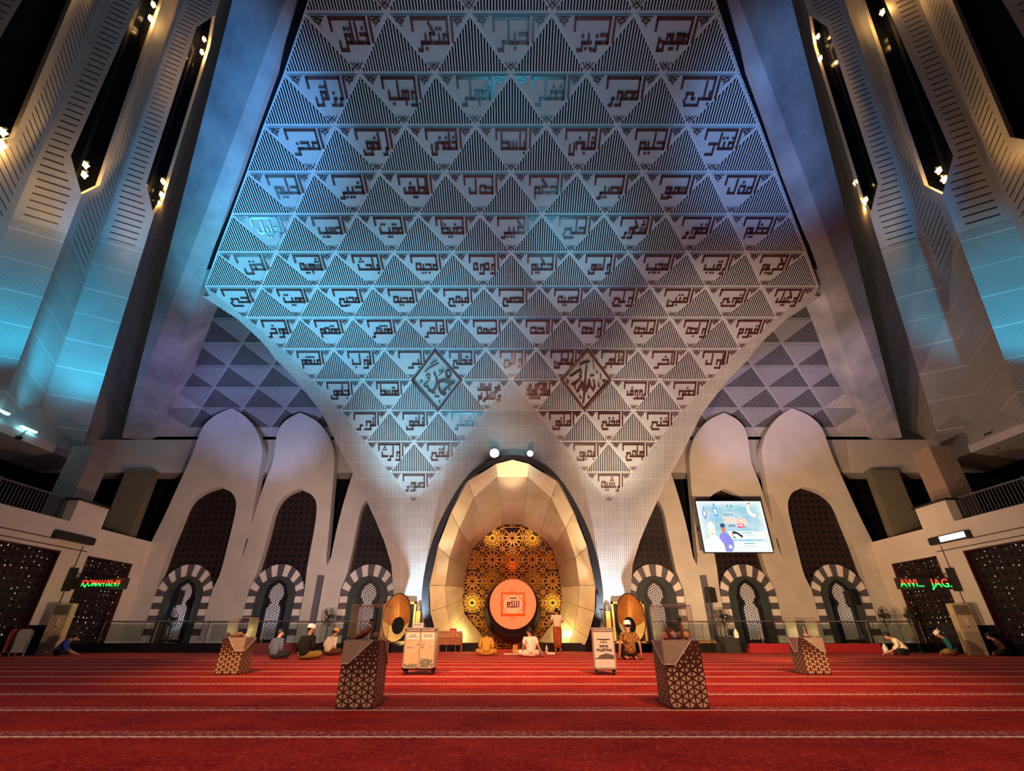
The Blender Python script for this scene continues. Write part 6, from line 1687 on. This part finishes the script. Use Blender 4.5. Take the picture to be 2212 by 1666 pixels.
C_BLUE = cloth('cloth_blue', (.03, .06, .30)); C_SLATE = cloth('cloth_slate', (.075, .085, .11)); C_BLACK = cloth('cloth_black', (.018, .017, .018)); C_CREAM = cloth('cloth_cream', (.72, .62, .47)); C_OCHRE = cloth('cloth_ochre', (.55, .30, .05)); C_WHITE = cloth('cloth_white', (.76, .68, .58))
C_TEAL = cloth('cloth_teal', (.02, .13, .14)); C_BROWN = cloth('cloth_brown', (.10, .045, .03)); C_KHAKI = cloth('cloth_khaki', (.30, .20, .05)); C_SARONG = mat_batik(); C_SARONG.name = 'cloth_batik_brown'; C_RED = cloth('cloth_sarong_red', (.34, .075, .025), .7, 12)
K_WHITE = pm('cap_white', (.80, .74, .66), .08, 20, .8); K_YEL = pm('cap_mustard', (.72, .36, .03), .08, 20, .8)
def fl(x, y): p = PZ(x, y); return (p.x, p.y, -.004)
person('person in blue shirt sitting bent forward on the carpet by the left air conditioner', fl(118, 1417.5), radians(-62), 'sit', C_BLUE, C_BLACK, lean=.55, nod=.35, scale=.98, arms='reach')
person('person in slate grey shirt sitting cross-legged, leftmost of the three behind the left pedestals', fl(589, 1424), radians(-22), 'sit', C_SLATE, C_BLACK, lean=.14, look=.5, scale=1.0)
person('person in black jacket and white cap sitting cross-legged in khaki trousers', fl(654, 1425.5), radians(-18), 'sit', C_BLACK, C_KHAKI, cap=K_WHITE, lean=.16, look=.6, scale=1.12)
person('person in cream shirt and mustard cap sitting below the left pedestal fan', fl(706, 1416.5), radians(-28), 'sit', C_CREAM, C_BROWN, cap=K_YEL, lean=.30, nod=.2, scale=1.06)
person('person in ochre clothes sitting with bowed head before the golden niche', fl(1050, 1417), radians(2), 'sit', C_OCHRE, C_OCHRE, lean=.30, nod=1.0, scale=1.02)
person('person in white shirt sitting on the carpet before the emblem, leaning on one arm', fl(1148, 1420.5), radians(12), 'sit', C_WHITE, C_WHITE, lean=.12, look=-.7, side=-.06, nod=.15, scale=1.05, long_sleeve=False, arms='lean')
person('person in cream shirt and red-brown sarong standing in prayer at the niche', fl(1206, 1409.5), radians(6), 'stand', C_CREAM, C_RED, lean=.04, nod=.15, scale=1.02, long_sleeve=False, arms='pray')
person('person in brown batik shirt and white cap kneeling before the right funnel model', fl(1364, 1426), radians(-2), 'kneel', C_SARONG, C_BLACK, cap=K_WHITE, lean=.10, nod=.1, scale=1.12, long_sleeve=False, arms='floor')
person('person in white shirt sitting bent forward below the right pedestal fans', fl(1962, 1416.5), radians(58), 'sit', C_CREAM, C_BLACK, lean=.62, nod=.25, scale=1.08, arms='reach')
person('person in teal shirt and white cap sitting by the right air conditioner', fl(2068, 1417), radians(52), 'sit', C_TEAL, C_KHAKI, cap=K_WHITE, lean=.40, nod=.2, scale=1.02)
person('person in dark brown shirt sitting in shade at the right picture edge', fl(2182, 1417.5), radians(55), 'sit', C_BROWN, C_BLACK, lean=.50, nod=.25, scale=.98)

# finer pieces hang on the part they belong to
SUBS = {'display_pedestal': {'acrylic_case': ('case_edges',), 'base': ('facet_trim', 'triangle_inlay', 'beige_facet')}, 'donation_box': {'front_panel': ('sign_text', 'printed_', 'paper_label', 'faded_letters')},
        'display_screen': {'poster': ('poster_', 'lantern', 'crescent', 'text_', 'crest_mark', 'year_box')}, 'running_text_board': {'board': ('led_text', 'rosette_mark')}, 'pedestal_fan': {'motor': ('hub_badge', 'blades')},
        'air_conditioner': {'outlet_grille': ('louvre',), 'cabinet': ('display', 'label_strip')}, 'emblem_bowl': {'glowing_disc': ('star_', 'script')}, 'arched_doorway': {'keyhole_frame': ('pierced_lattice', 'window_pane')},
        'person': {'body': ('eye',)}, 'writing_desk': {'carved_band': ('carving',)}, 'loudspeaker_stand': {'cabinet': ('grille',)}, 'prayer_niche': {'lattice_back': ('star_lattice',)}, 'wall_light': {'housing': ('lit_panel',)}, 'notice_board': {'sheet': ('red_mark', 'text_line')}}
KIDMAP = {}
for o in COL.objects:
    if o.parent is not None: KIDMAP.setdefault(o.parent.name, []).append(o)
for root in [o for o in COL.objects if o.parent is None]:
    m = SUBS.get(root.name.split('.')[0])
    if not m: continue
    ch = KIDMAP.get(root.name, [])
    for host, pre in m.items():
        hs = [c for c in ch if c.name.split('.')[0] == host]
        if not hs: continue
        for c in ch:
            if c not in hs and any(c.name.startswith(p) for p in pre): c.parent = hs[0]
